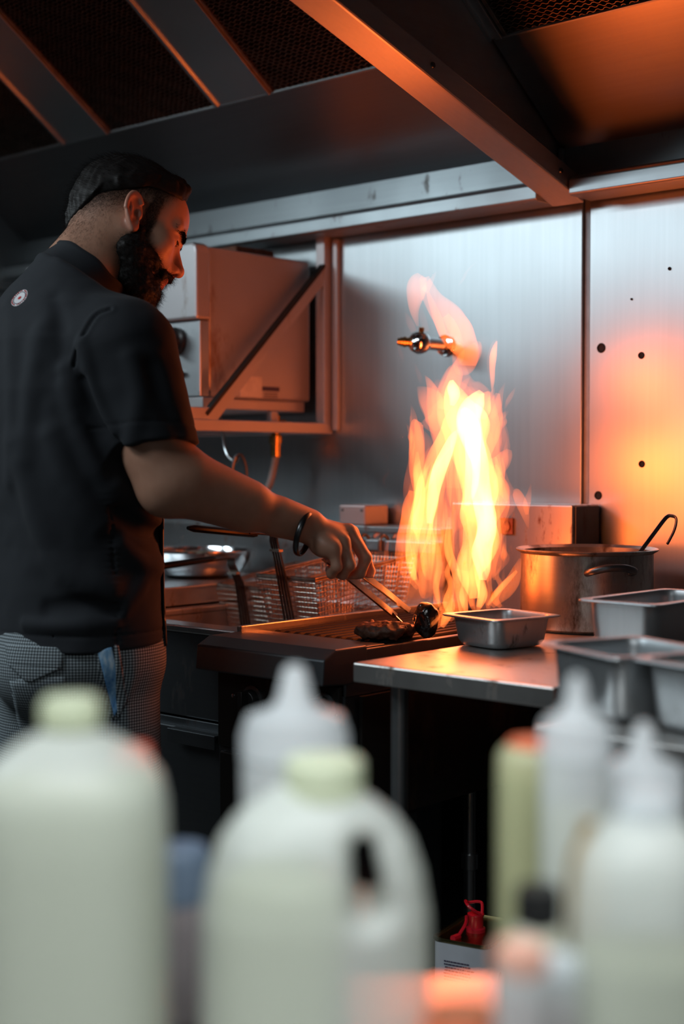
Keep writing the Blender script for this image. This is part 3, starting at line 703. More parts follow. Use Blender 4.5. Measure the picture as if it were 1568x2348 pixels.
# wall tap
tp = at_y(962, 786, 2.50)
ta = thing('wall_tap', 'chrome and brass wall tap inside the upper flames', 'tap', tuple(tp))
MB().lathe([(.0, -.022), (.012, -.021), (.022, -.014), (.026, 0), (.022, .014), (.014, .020), (.014, .095)], tp, 28, (0, 1, 0)).build('tap_body', M['chrome'], ta, True)
dq = (at(912, 783, 3.0) - at(962, 786, 3.0)); dq /= np.linalg.norm(dq)
MB().lathe([(.013, .012), (.013, .022), (.0105, .024), (.0105, .030), (.012, .031), (.012, .036), (.010, .037), (.010, .043), (.008, .044), (.008, .050)], tp, 18, dq).build('nozzle', M['brass'], ta, True)
MB().lathe([(.024, .0), (.024, .004), (.015, .008)], (tp[0], 2.594, tp[2]), 24, (0, -1, 0)).build('wall_flange', M['chrome'], ta, True)
MB().tube([tp + [.004, 0, .018], tp + [.008, -.002, .034]], .006, 8).build('spindle', M['brass'], ta, True)

# ------------------------------------------------------------------ meat on the grill
def rock(c, r, seed, rot, name, matl, parent=None, amp=.18, fr=45):
    R = np.array(Matrix.Rotation(rot, 3, 'Z')).T; c = np.asarray(c, float); rmax = max(r) * 1.35
    f = lambda p: ell(p, c, r, R) + amp * min(r) * (vnoise(p + seed, fr) + .5 * vnoise(p + seed * 2, fr * 2.3))
    V, Q = sdf_mesh(f, c - rmax, c + rmax, .0028, 0)
    return link(name, np_mesh(name, V, Q), parent, matl)
M['steak'] = plain('seared_meat', (.105, .050, .032), .55, 0, .8, 90, .9, .45)
M['char'] = plain('charred_glossy_meat', (.018, .010, .008), .16, 0, .5, 60, .5, 1.0)
c = at(872, 1420, 2.57); c[2] = .919
tag(rock(c, (.046, .032, .017), 5.3, .5, 'steak', M['steak'], amp=.34, fr=85), 'flat brown seared steak on the grill bars under the tongs', 'meat')
c = at(928, 1420, 2.60); c[2] = .916
tag(rock(c, (.026, .022, .014), 9.7, 1.1, 'meat_piece', M['steak'], amp=.45), 'small dark scrap of meat between the steak and the glossy charred lump', 'meat')
c = at(978, 1407, 2.595); c[2] = .934
tag(rock(c, (.025, .023, .032), 2.3, .2, 'charred_lump', M['char'], amp=.16, fr=55), 'glossy black charred lump of meat at the foot of the flames', 'meat')

# ------------------------------------------------------------------ flames: closed tongues of glowing gas, each a real volume
def fire(name, s, col=(1.0, .27, .045)):
    m = bpy.data.materials.new(name); m.use_nodes = True; nt = m.node_tree
    nt.nodes.remove(nt.nodes['Principled BSDF']); e = nt.nodes.new('ShaderNodeEmission')
    e.inputs[0].default_value = (*col, 1); e.inputs[1].default_value = s
    nt.links.new(e.outputs[0], nt.nodes['Material Output'].inputs['Volume']); return m
FIRE = {k: fire('flame_' + k, s, c) for k, s, c in (('faint', 8, (1, .155, .035)), ('soft', 24, (1, .17, .035)), ('mid', 46, (1, .165, .025)), ('hot', 96, (1, .205, .04)), ('core', 205, (1, .28, .09)))}
flame = thing('grill_flame', 'tall roaring orange and yellow flame rising from the chargrill', 'flame', tuple(at_z(1040, 1400, .9)))
FD = 2.665
nrng = np.random.default_rng(5)
def tongue(pts, kind, dd=0.0, thick=.75, wob=1.0, k=7):
    """pts: rows of (photo x, photo y, half width in photo px) from root to tip"""
    P = smooth_path([(a, b, max(c_, .6)) for a, b, c_ in pts], k); n = len(P); rings = []
    ph = nrng.uniform(0, 6.28, 6); L = abs(P[0, 1] - P[-1, 1]) + 40
    if P[0, 1] < P[-1, 1]: P = P[::-1]
    P = P.copy(); P[:, 1] = np.minimum.accumulate(P[:, 1]) - np.arange(n) * .12
    T_ = np.gradient(P[:, :2], axis=0); T_ /= np.linalg.norm(T_, axis=1)[:, None] + 1e-9
    for i, (x, y, w) in enumerate(P):
        t = i / (n - 1); d = FD + dd + .012 * math.sin(ph[0] + y * .02)
        x = x + wob * w * .16 * math.sin(ph[1] + y * .045) ; sc = d / F_PX
        c = at(x, y, d); a = w * sc; b = a * thick * (1 + .25 * math.sin(ph[2] + y * .03))
        b = min(b, .026); lat = UH * -T_[i, 1] - ZH * T_[i, 0]
        ring = []
        for q in np.linspace(0, 2 * math.pi, 20, endpoint=False):
            m = 1 + wob * (.08 * math.sin(2 * q + ph[3] + y * .035) + .08 * math.sin(3 * q + ph[4] - y * .05) + .05 * math.sin(5 * q + ph[5] + y * .08))
            cq, sq = math.cos(q), math.sin(q)
            ring.append(c + lat * a * cq * m + VH * b * math.copysign(abs(sq) ** .55, sq) * m)
        rings.append(ring)
    m = MB().rings(rings); o = m.build('flame_tongue', FIRE[kind], flame, True)
    return o
T = tongue
# broad orange envelope
T([(985,1360,14),(990,1330,34),(988,1290,48),(985,1230,62),(975,1160,48),(972,1100,42),(970,1040,30),(958,995,16),(955,968,3)], 'faint', -.01, .6)
T([(1085,1345,26),(1085,1310,54),(1085,1270,70),(1088,1200,78),(1085,1120,84),(1085,1040,78),(1085,980,72),(1070,930,62),(1050,890,40),(1052,850,20),(1060,832,3)], 'faint', .02, .6)
T([(1000,1380,18),(985,1310,42),(990,1240,56),(1010,1160,70),(1035,1080,72),(1050,1000,66),(1040,940,60),(1010,900,36),(1000,876,3)], 'faint', .05, .6)
# flowing columns
T([(972,1362,3),(966,1310,12),(958,1250,17),(964,1190,19),(968,1130,18),(962,1070,14),(958,1010,12),(954,966,3)], 'mid', .03, .7)
T([(1004,1350,3),(996,1290,14),(1004,1230,18),(994,1170,20),(1002,1110,22),(1016,1050,20),(1010,990,22),(998,930,20),(985,888,10),(974,868,1)], 'mid', .06, .6)
T([(1042,1180,3),(1034,1130,13),(1046,1070,20),(1040,1010,26),(1030,950,26),(1030,900,20),(1040,862,14),(1046,838,3)], 'mid', .05, .6)
T([(1068,1300,3),(1062,1250,12),(1072,1190,18),(1066,1120,20),(1058,1060,14),(1048,1015,3)], 'soft', .05, .7)
T([(1134,1330,3),(1128,1280,14),(1132,1220,18),(1126,1150,20),(1134,1090,18),(1128,1030,16),(1132,980,14),(1126,925,9),(1134,894,1)], 'mid', .03, .7)
T([(1150,1240,2),(1146,1200,10),(1154,1160,12),(1146,1120,12),(1152,1080,9),(1146,1040,2)], 'mid', .05, .7)
T([(1060,1120,40),(1062,1060,70),(1066,1000,84),(1070,955,80),(1074,925,60),(1078,905,34),(1080,892,10)], 'faint', .04, .5)
T([(1110,1060,10),(1122,1010,20),(1128,965,22),(1136,930,16),(1142,905,6)], 'mid', .01, .6)
# bright cores
T([(1085,1372,12),(1082,1310,30),(1098,1240,40),(1100,1170,42),(1092,1100,40),(1080,1030,44),(1070,975,48),(1052,940,34),(1040,905,20),(1035,880,6)], 'hot', .0, .6)
T([(1105,1330,8),(1108,1280,22),(1112,1220,24),(1108,1150,22),(1100,1080,20),(1085,1010,26),(1075,960,26),(1090,925,20),(1104,905,8)], 'core', -.015, .6)
T([(985,1330,6),(978,1290,16),(975,1220,24),(978,1160,22),(985,1100,17),(1005,1040,20),(1030,990,22),(1042,955,14),(1046,930,4)], 'hot', -.02, .6)
T([(985,1200,6),(990,1150,14),(1005,1090,16),(1020,1050,14),(1035,1010,10),(1050,990,3)], 'core', -.03, .7)
T([(950,1330,6),(942,1290,13),(952,1200,16),(962,1130,14),(958,1080,9),(956,1040,3)], 'hot', .01, .8)
T([(1070,1160,6),(1078,1120,14),(1086,1060,18),(1082,1000,20),(1072,960,16),(1060,940,6)], 'core', .01, .8)
T([(1035,930,6),(1040,908,13),(1038,890,12),(1036,874,4)], 'core', -.02, .9)
T([(1100,960,10),(1108,935,18),(1116,912,12),(1122,900,3)], 'hot', -.02, .9)
# left column and flat-topped tongue
T([(958,1130,10),(955,1080,16),(954,1040,18),(955,1000,17),(957,976,15),(960,970,10)], 'mid', .0, .7, .5)
T([(962,1110,8),(964,1080,12),(972,1060,10),(980,1040,4),(984,1022,1)], 'soft', -.02)
T([(930,1330,4),(922,1290,12),(926,1230,18),(936,1180,18),(950,1130,10)], 'mid', .03)
T([(922,1290,3),(918,1250,8),(922,1222,10),(935,1205,6)], 'soft', .0)
# shoulders to the right
T([(1118,1100,14),(1132,1075,24),(1150,1060,20),(1163,1045,14),(1168,1034,6)], 'soft', .02, .7)
T([(1120,1200,14),(1138,1150,24),(1150,1125,20),(1142,1098,14),(1132,1070,8)], 'mid', .0)
T([(1166,1166,1),(1160,1140,9),(1150,1118,14),(1138,1100,12)], 'mid', -.01)
T([(1140,1160,3),(1138,1120,7),(1140,1080,7),(1136,1050,3)], 'hot', -.03)
# upper left wings
T([(1010,985,14),(1000,950,34),(985,925,32),(972,905,20),(957,890,2)], 'soft', .02, .5)
T([(1020,940,16),(1028,910,26),(1032,880,24),(1040,855,19),(1045,843,10)], 'mid', .03, .5)
T([(966,882,1),(962,868,5),(956,850,4),(951,836,1)], 'faint', .0)
T([(1040,905,5),(1058,890,9),(1068,878,6),(1078,866,1)], 'soft', 0)
# right horns
T([(1098,930,12),(1090,912,12),(1080,894,6),(1078,882,1)], 'soft', 0)
T([(1125,960,6),(1140,930,9),(1148,905,6),(1158,880,1)], 'soft', .01)
T([(1140,958,5),(1152,954,7),(1166,944,1)], 'soft', 0)
T([(1157,938,1),(1164,922,5),(1172,908,5),(1181,892,1)], 'soft', .02, 1)
T([(1128,902,1),(1129,875,5),(1128,845,7),(1131,815,8),(1139,785,2)], 'hot', 0, .9, .4)
T([(1127,900,1),(1128,870,7),(1127,830,10),(1132,795,8),(1138,780,2)], 'faint', .01, .9, .4)
# upper detached flame curling above the tap
T([(1042,846,12),(1066,836,24),(1084,815,22),(1094,796,14),(1099,786,4)], 'soft', .02, .6)
T([(1036,790,8),(1050,800,14),(1048,822,14),(1042,840,6)], 'soft', 0, .6)
T([(1072,838,18),(1072,805,30),(1054,770,40),(1032,745,38),(1010,715,30),(994,690,22),(982,664,17),(974,642,11)], 'mid', .04, .34, .6)
T([(1028,800,4),(1016,770,9),(1004,735,11),(990,700,8),(980,672,4)], 'mid', .01, .6, .5)
T([(1056,790,8),(1040,755,12),(1020,725,10)], 'mid', .02, .6)
T([(974,668,10),(984,652,8),(994,636,4),(1000,625,1)], 'soft', 0, .7, .5)
T([(958,748,3),(950,715,11),(950,690,18),(954,665,23),(960,648,21),(968,636,12)], 'mid', .02, .36, .5)
T([(968,690,4),(968,665,8),(968,645,8),(970,634,3)], 'soft', 0, .8)
T([(950,760,8),(942,742,9),(934,728,5),(928,718,1)], 'faint', 0)
T([(976,760,8),(970,735,8),(964,712,5),(962,705,2)], 'faint', -.02, .8)
T([(925,832,1),(920,815,5),(914,795,3),(912,788,1)], 'faint', 0)
T([(1050,656,1),(1062,640,4),(1072,622,3),(1094,601,1)], 'faint', 0, .7)
# detached tongue at the right
T([(1212,1214,1),(1205,1185,9),(1194,1155,13),(1184,1132,10),(1178,1126,3)], 'mid', 0, .6, .5)
T([(1208,1180,4),(1208,1155,9),(1213,1132,5),(1217,1112,1)], 'mid', .01, .7, .5)
# lick reaching the pot, roots and streaks at the base
T([(1128,1390,8),(1150,1362,17),(1172,1335,16),(1184,1308,10),(1193,1284,3)], 'mid', .0, .6)
T([(1118,1388,3),(1138,1362,6),(1160,1336,6),(1184,1312,3)], 'hot', -.02, .8)
T([(1062,1410,8),(1052,1360,10),(1044,1310,9),(1030,1270,10),(1026,1230,8),(1030,1190,3)], 'hot', -.03, .8)
T([(1010,1400,3),(1000,1350,7),(1008,1300,7),(1000,1250,6),(998,1210,2)], 'hot', -.04, .8)
T([(1098,1392,6),(1104,1350,9),(1095,1310,9),(1090,1270,6),(1096,1230,2)], 'hot', -.04, .8)
T([(1082,1390,5),(1076,1350,9),(1088,1310,10),(1096,1280,5)], 'mid', -.03, .8)
T([(1130,1340,4),(1126,1310,9),(1140,1270,9),(1152,1230,5),(1150,1200,1)], 'faint', .02, .8)
T([(1136,1330,4),(1142,1290,10),(1138,1250,12),(1148,1210,10),(1140,1170,4)], 'soft', .05, .6)
T([(962,1346,2),(948,1320,7),(940,1280,8),(936,1240,4)], 'hot', -.02, .8)
T([(1020,1420,14),(1035,1390,24),(1050,1350,26),(1060,1310,18)], 'soft', -.03, .6)
T([(972,1441,5),(982,1432,10),(996,1424,9),(1008,1412,2)], 'mid', -.07, .7)
T([(996,1440,6),(1006,1424,13),(1016,1402,11),(1020,1380,3)], 'mid', -.06, .7)
T([(1014,1438,5),(1024,1418,11),(1034,1396,10),(1036,1366,2)], 'hot', -.05, .7)
T([(986,1438,2),(994,1430,5),(1004,1420,4),(1010,1410,1)], 'hot', -.08, .7)
for x_, yb_, yt_, w_, k_ in ((1000,1400,1290,9,'mid'),(1030,1412,1280,11,'hot'),(1048,1408,1300,10,'mid'),(1066,1404,1260,11,'hot'),(1084,1402,1290,9,'mid'),(1100,1400,1250,12,'hot'),(1120,1396,1280,10,'mid'),(1142,1392,1300,9,'mid'),(968,1372,1260,10,'mid'),(950,1350,1240,9,'mid')):
    h_ = yb_ - yt_; s_ = nrng.uniform(-7, 7)
    T([(x_ + s_, yb_, 4), (x_ - s_, yb_ - h_ * .22, w_), (x_ + s_ * .8, yb_ - h_ * .5, w_ * .75), (x_ - s_ * .5, yb_ - h_ * .75, w_ * .6), (x_ + s_, yt_, .8)], k_, nrng.uniform(-.05, .02), .9)
T([(1088,1400,18),(1110,1396,22),(1140,1394,16),(1156,1392,5)], 'faint', -.02, .5)
for k in range(48):       # fine bright streaks inside the body
    x0 = nrng.uniform(945, 1130); y0 = nrng.uniform(1120, 1390); l = nrng.uniform(90, 230); w = nrng.uniform(3, 9); s = nrng.uniform(-14, 14)
    top = max(y0 - l, 960 if x0 > 1000 else 1060)
    q = [(x0 + s * math.sin(3 * t) + (1050 - x0) * .25 * t, y0 + (top - y0) * t, w * math.sin(math.pi * min(.97, max(.03, t)))) for t in np.linspace(0, 1, 6)]
    T(q, ('soft', 'mid', 'hot')[k % 3], nrng.uniform(-.05, .05), .9, .8)
for x, y, l, w in ((900,1340,34,3),(886,1120,50,3),(880,1200,40,4),(905,1180,30,5),(893,1380,20,3),(1160,940,40,3),(1150,985,36,4),(925,1010,20,4),(882,1060,26,2),(1165,1310,40,3),(870,1330,26,3)):
    s = nrng.uniform(-8, 8); T([(x, y, 1), (x + s, y - l * .4, w), (x - s, y - l * .75, w * .7), (x + s * .6, y - l, .8)], 'faint', 0, .5)

for k in range(22):       # pointed licks along both edges
    left = k % 2 == 0; y0 = nrng.uniform(980, 1370); x0 = (nrng.uniform(938, 955) if left else nrng.uniform(1138, 1160)) + (12 if y0 > 1300 and left else 0); l = nrng.uniform(40, 100); w = nrng.uniform(4, 9); dx = nrng.uniform(-4, 14) * (-1 if left else 1)
    T([(x0, y0, 1), (x0 + dx * .2, y0 - l * .3, w), (x0 + dx * .3, y0 - l * .6, w * .7), (x0 + dx, y0 - l, .6)], ('soft', 'mid')[k % 3 == 0], nrng.uniform(-.04, .04), .8, .8)

# smoke curling round the meat
sm = bpy.data.materials.new('grill_smoke'); sm.use_nodes = True; nt = sm.node_tree; nt.nodes.remove(nt.nodes['Principled BSDF'])
vs_ = nt.nodes.new('ShaderNodeVolumeScatter'); vs_.inputs['Color'].default_value = (.9, .82, .78, 1); vs_.inputs['Density'].default_value = 13.0
nt.links.new(vs_.outputs[0], nt.nodes['Material Output'].inputs['Volume'])
smoke = thing('grill_smoke', 'pale smoke drifting off the meat beside the flame', 'smoke', tuple(at_z(950, 1400, .93)))
def puff(pts, dd):
    P = smooth_path(pts, 5); rings = []
    for x, y, w in P:
        d = 2.60 + dd; c = at(x, y, d); a = w * d / F_PX
        rings.append([c + UH * a * math.cos(q) * (1 + .2 * math.sin(3 * q + y)) + VH * min(a, .03) * math.sin(q) for q in np.linspace(0, 6.2832, 14, endpoint=False)])
    MB().rings(rings).build('smoke_wisp', sm, smoke, True)
puff([(950,1408,8),(948,1385,22),(960,1360,32),(985,1335,30),(1000,1300,20),(1004,1270,6)], 0)
puff([(925,1400,5),(930,1375,14),(940,1345,16),(935,1310,12),(945,1280,5)], .03)
puff([(1010,1380,8),(1000,1360,20),(985,1345,18),(970,1320,10)], -.02)
puff([(880,1400,4),(878,1360,9),(890,1320,10),(884,1280,7),(890,1240,3)], .05)

# ------------------------------------------------------------------ bottles on the pass in front
def plastic(name, col, trans=.25, rough=.4, alpha=0.0, liquid=None):
    m, nt, b, out = mat(name); setp(b, Roughness=rough, Base_Color=col)
    t = nt.nodes.new('ShaderNodeBsdfTranslucent'); t.inputs[0].default_value = (*col, 1)
    mx = nt.nodes.new('ShaderNodeMixShader'); mx.inputs[0].default_value = trans
    nt.links.new(b.outputs[0], mx.inputs[1]); nt.links.new(t.outputs[0], mx.inputs[2]); last = mx.outputs[0]
    if alpha:
        tr = nt.nodes.new('ShaderNodeBsdfTransparent'); m2 = nt.nodes.new('ShaderNodeMixShader'); m2.inputs[0].default_value = alpha
        nt.links.new(last, m2.inputs[1]); nt.links.new(tr.outputs[0], m2.inputs[2]); last = m2.outputs[0]
    nt.links.new(last, out.inputs[0]); return m
M['jug'] = plastic('milky_jug_plastic', (.82, .86, .82), .30, .38, .46)
M['oil'] = plastic('pale_frying_oil', (.40, .43, .22), .40, .3)
M['squeeze'] = plastic('squeeze_bottle_plastic', (.80, .84, .86), .35, .35, .34)
M['green_cap'] = plastic('pale_green_cap', (.66, .71, .52), .25, .4)
M['yellow_body'] = plastic('pale_yellow_plastic', (.64, .65, .40), .35, .35, .2)
M['orange'] = plain('orange_plastic', (.62, .13, .05), .5)
M['amber'] = plastic('amber_oil_plastic', (.42, .27, .08), .45, .2)
M['blue'] = plain('blue_grey_plastic', (.11, .15, .21), .35)
M['brown'] = plain('brown_sauce', (.20, .08, .04), .4)
ZC = .795
pc_ = thing('pass_counter', 'steel pass counter under the row of bottles', 'counter', (-.6, .5, 0))
cc = EYE + _h * 1 * 0
MB().add([tuple((UH * a + VH * b)[:2]) + (z,) for z in (ZC - .04, ZC) for a, b in ((-.9, .35), (.9, .35), (.9, 1.17), (-.9, 1.17))], BOXF[:0] + [(3,2,1,0),(4,5,6,7),(0,1,5,4),(1,2,6,5),(2,3,7,6),(3,0,4,7)]).build('counter_top', M['table'], pc_)
MB().add([tuple((UH * a + VH * b)[:2]) + (z,) for z in (0, ZC - .04) for a, b in ((-.88, .40), (.88, .40), (.88, 1.10), (-.88, 1.10))], [(3,2,1,0),(4,5,6,7),(0,1,5,4),(1,2,6,5),(2,3,7,6),(3,0,4,7)]).build('cabinet', M['dark_steel'], pc_)
def spot(px, d): q = at(px, 1062, d); return np.array([q[0], q[1], ZC])
def superring(c, a, b, z, n=40, e=3.0, ang=0.0):
    out = []
    for q in np.linspace(0, 2 * math.pi, n, endpoint=False):
        x = a * math.copysign(abs(math.cos(q)) ** (2 / e), math.cos(q)); y = b * math.copysign(abs(math.sin(q)) ** (2 / e), math.sin(q))
        X = UH * math.cos(ang) + VH * math.sin(ang); Y = -UH * math.sin(ang) + VH * math.cos(ang)
        out.append(np.asarray(c) + X * x + Y * y + ZH * z)
    return out
def zpx(y, d): return 1.22 - (y - 1062) / F_PX * d - ZC     # height over the counter of a photo row
def jug(name, label, px, d, hw, rows, cap, capmat, level, ang=0.0, e=2.8, depth=.95, group=None, cat='jug', bodymat=None, oilmat=None):
    c = spot(px, d); t = thing(name, label, cat, tuple(c), group); k = d / F_PX
    prof = [(hw * .90, .002), (hw * .98, .010), (hw, .03)] + [(w, zpx(y, d)) for y, w in rows]
    MB().rings([superring(c, w * k if w > 3 else w, w * k * depth, z, 44, e if w > hw * .5 else 2.0, ang) for w, z in prof]).build('jug_body', bodymat or M['jug'], t, True)
    ins = [(w * .93, max(.008, z)) for w, z in prof if z < zpx(level, d)]
    ins.append((ins[-1][0] * .97, zpx(level, d)))
    MB().rings([superring(c, w * k, w * k * depth, z, 36, e, ang) for w, z in ins]).build('oil_inside', oilmat or M['oil'], t, True)
    if cap:
        y0, y1, r = cap
        cl = [(r * k, zpx(y0, d)), (r * k, zpx(y0, d) + .003), (r * k * .98, zpx(y1, d) - .003), (r * k * .9, zpx(y1, d))]
        m = MB().lathe(cl, c, 40)
        for q in np.linspace(0, 2 * math.pi, 40, endpoint=False):
            p = c + (UH * math.cos(q) + VH * math.sin(q)) * r * k; m.tube([p + ZH * (zpx(y0, d) + .002), p + ZH * (zpx(y1, d) - .004)], .0008, 4)
        m.build('cap', capmat, t, True)
    return t, c, k
jug('oil_jug', 'milky oil jug at the left edge with pale ribbed cap', 158, .93, 222, [(1960, 222), (1850, 219), (1790, 205), (1745, 172), (1712, 128), (1690, 90), (1678, 64), (1665, 60)], (1668, 1602, 66), M['green_cap'], 1800, e=2.6)
# middle jug with a moulded handle: shell meshed from a distance function so the grip hole is real
jd = .95; jc = spot(722, jd); jk = jd / F_PX
jt = thing('oil_jug', 'milky oil jug with moulded grip in the middle foreground', 'jug', tuple(jc))
def jugf(p, off=0.0):
    q = p - jc; x = q @ UH; y = q @ VH; z = q[:, 2]
    zs = np.array([-.01, .02, zpx(2100, jd), zpx(2000, jd), zpx(1930, jd), zpx(1880, jd), zpx(1840, jd), zpx(1815, jd), zpx(1790, jd)])
    ws = np.array([262, 268, 262, 246, 222, 186, 138, 98, 92]) * jk
    a = np.interp(z, zs, ws) - off; b = a * .72
    r = (np.abs(x / a) ** 2.6 + np.abs(y / b) ** 2.6) ** (1 / 2.6)
    d = (r - 1) * np.minimum(a, b) * .8
    d = smax(d, z - zpx(1790, jd), .012); d = smax(d, -z + .002, .012)
    if off == 0:
        h0 = np.array([108 * jk, 0, zpx(1930, jd)]); h1 = np.array([122 * jk, 0, zpx(2045, jd)])
        pl = np.stack([x, 0 * y, z], 1); hole = rc(pl, h0, h1, .0085, .0115)
        d = smax(d, -hole, .014)
    return d
V, Q = sdf_mesh(jugf, jc + np.array([-.13, -.13, -.01]), jc + np.array([.13, .13, .25]), .0045, 1, 2.2)
link('jug_body', np_mesh('jug_body', V, Q), jt, M['jug'])
def oilf(p):
    q = p - jc; x = q @ UH; return smax(smax(jugf(p, .008), q[:, 2] - zpx(1990, jd), .02), x - 70 * jk, .03)
V, Q = sdf_mesh(oilf, jc + np.array([-.13, -.13, -.01]), jc + np.array([.13, .13, .2]), .006, 1, 2.2)
link('oil_inside', np_mesh('oil_inside', V, Q), jt, M['oil'])
cc_ = jc + UH * 20 * jk
MB().lathe([(92 * jk, zpx(1830, jd)), (92 * jk, zpx(1828, jd)), (90 * jk, zpx(1752, jd)), (80 * jk, zpx(1742, jd))], cc_, 40).build('cap', M['green_cap'], jt, True)

def squeeze(label, px, d, hw, rows, tip, mat_b=None, ang=0):
    c = spot(px, d); t = thing('squeeze_bottle', label, 'squeeze bottle', tuple(c), 'squeeze bottles on the pass'); k = d / F_PX
    yb, yt = rows
    MB().lathe([(hw * k * .92, .001), (hw * k, .008), (hw * k, zpx(yb, d) - .006), (hw * k * .96, zpx(yb, d))], c, 40).build('bottle_body', mat_b or M['squeeze'], t, True)
    MB().lathe([(hw * k * .88, .006), (hw * k * .88, zpx(yb + 120, d))], c, 32).build('sauce_inside', M['yellow_body'] if mat_b is None else M['oil'], t, True)
    MB().lathe([(hw * k * 1.02, zpx(yb, d) - .002), (hw * k * 1.02, zpx(yb, d) + .014), (hw * k * .90, zpx(yt, d)), (hw * k * .46, zpx(yt, d) + .006), (hw * k * .34, zpx(yt, d) + .012), (hw * k * .20, zpx(tip, d) - .003), (hw * k * .12, zpx(tip, d))], c, 36).build('nozzle_cap', M['squeeze'], t, True)
    return t
squeeze('tall nozzle squeeze bottle behind the middle jug', 675, 1.06, 122, (1730, 1645), 1528)
squeeze('white nozzle squeeze bottle left of the two at the right', 1325, .97, 82, (1735, 1655), 1550)
squeeze('white nozzle squeeze bottle at the right edge behind the big jug', 1480, 1.02, 96, (1830, 1760), 1660)
jug('oil_bottle', 'pale yellow oil bottle with orange shoulder at the right', 1225, 1.05, 82, [(1900, 82), (1800, 82), (1740, 80), (1722, 70), (1712, 55)], (1716, 1700, 58), M['orange'], 1770, e=3, cat='bottle', bodymat=M['yellow_body'])
jug('oil_jug', 'big white oil jug at the bottom right corner', 1490, .80, 170, [(2100, 168), (2000, 160), (1950, 140), (1905, 100), (1880, 66)], (1885, 1830, 66), M['squeeze'], 2200, cat='jug')
jug('oil_bottle', 'amber oil bottle between the yellow bottle and the big white jug', 1354, .905, 50, [(2150, 52), (2020, 50), (1960, 40), (1925, 24), (1910, 20)], (1912, 1890, 20), M['amber'], 2000, cat='bottle', bodymat=M['amber'], oilmat=M['amber'])
jug('sauce_bottle', 'sauce bottle with big black cap low at the right', 1238, .88, 78, [(2250, 78), (2190, 74), (2150, 62), (2128, 50)], (2130, 2040, 52), M['black'], 2190, cat='bottle', bodymat=plastic('pale_sauce_bottle', (.50, .50, .40), .2, .4), oilmat=M['brown'])
jug('sauce_tub', 'small tub with orange lid at the bottom edge', 1065, .82, 88, [(2420, 88), (2385, 88)], (2388, 2346, 92), M['orange'], 2335, cat='tub', bodymat=M['squeeze'], oilmat=M['brown'])
jug('sauce_tub', 'small pale pink lidded tub below the black capped bottle', 1200, .78, 62, [(2300, 62), (2235, 62)], (2240, 2180, 60), plain('pink_lid', (.62, .34, .26), .4), 2320, cat='tub', bodymat=M['squeeze'], oilmat=M['brown'])
jug('sauce_tub', 'small tub with white lid beside the pink lidded tub', 1290, .80, 48, [(2300, 48), (2245, 48)], (2250, 2205, 50), M['squeeze'], 2320, cat='tub', bodymat=M['squeeze'], oilmat=M['brown'])
jug('sauce_tub', 'tub with deep blue-grey lid in the gap between the two left jugs', 405, 1.07, 74, [(2200, 74), (2110, 74), (2075, 72)], (2072, 1948, 70), M['blue'], 2150, cat='tub', bodymat=plain('mauve_grey_plastic', (.22, .19, .20), .4), oilmat=M['brown'])
jug('sauce_bottle', 'bottle with small red top behind the left jug', 300, 1.06, 66, [(1900, 66), (1800, 62), (1760, 50)], (1765, 1712, 44), plain('red_lid', (.55, .09, .05), .4), 1850, cat='bottle', bodymat=M['squeeze'], oilmat=M['oil'])

# ------------------------------------------------------------------ the chef
def skin_mat():
    m, nt, b, _ = mat('skin'); setp(b, Roughness=.46, Subsurface_Weight=.12, Subsurface_Scale=.01, Subsurface_Radius=(1, .35, .2))
    n = noise(nt, 55, detail=5); n2 = noise(nt, 9)
    c = mixc(nt, n, (.43, .225, .145), (.53, .29, .20)); c = mixc(nt, ramp(nt, n2, [(.4, 0), (.8, .35)]), c, (.36, .14, .09))
    at_ = nt.nodes.new('ShaderNodeAttribute'); at_.attribute_name = 'stubble'
    rd = nt.nodes.new('ShaderNodeAttribute'); rd.attribute_name = 'flush'
    c = mixc(nt, rd.outputs['Fac'], c, (.44, .13, .10))
    st = ramp(nt, noise(nt, 420, detail=2), [(.3, .55), (.75, 1.0)])
    mm = nt.nodes.new('ShaderNodeMath'); mm.operation = 'MULTIPLY'; nt.links.new(at_.outputs['Fac'], mm.inputs[0]); nt.links.new(st, mm.inputs[1])
    c = mixc(nt, mm.outputs[0], c, (.022, .016, .014)); nt.links.new(c, b.inputs['Base Color'])
    bump(nt, b, noise(nt, 260, detail=3), .12, .001); return m
M['skin'] = skin_mat()
M['hair'] = plain('dark_hair', (.009, .0075, .007), .58, 0, .3, 200, spec=.25)
def cloth(name, col, weave=900, rough=.85):
    m, nt, b, _ = mat(name); setp(b, Roughness=rough, Sheen_Weight=.03, Sheen_Roughness=.5, Specular_IOR_Level=.15)
    n = noise(nt, 7, detail=5); c = mixc(nt, n, tuple(x * .85 for x in col), tuple(x * 1.15 for x in col)); nt.links.new(c, b.inputs['Base Color'])
    bump(nt, b, noise(nt, weave, detail=2), .25, .0006); return m
M['shirt'] = cloth('charcoal_cotton', (.020, .0225, .027))
M['seam'] = cloth('charcoal_seam', (.02, .022, .025))
def axes(psi, th, ro):
    f0 = UH * math.cos(psi) + VH * math.sin(psi); L = -UH * math.sin(psi) + VH * math.cos(psi)
    Fv = f0 * math.cos(th) - ZH * math.sin(th); U = ZH * math.cos(th) + f0 * math.sin(th)
    return np.array([Fv, L * math.cos(ro) - U * math.sin(ro), U * math.cos(ro) + L * math.sin(ro)])
HR = axes(*[math.radians(a) for a in (13.5, 25.4, 17.0)]); HO = at(294.7, 532.4, 2.611)      # head axes: forward, left, up
def hloc(p): return (p - HO) @ HR.T
def hworld(q): return HO + np.asarray(q, float) @ HR
EARX = np.array([-.009, -.083, -.001])
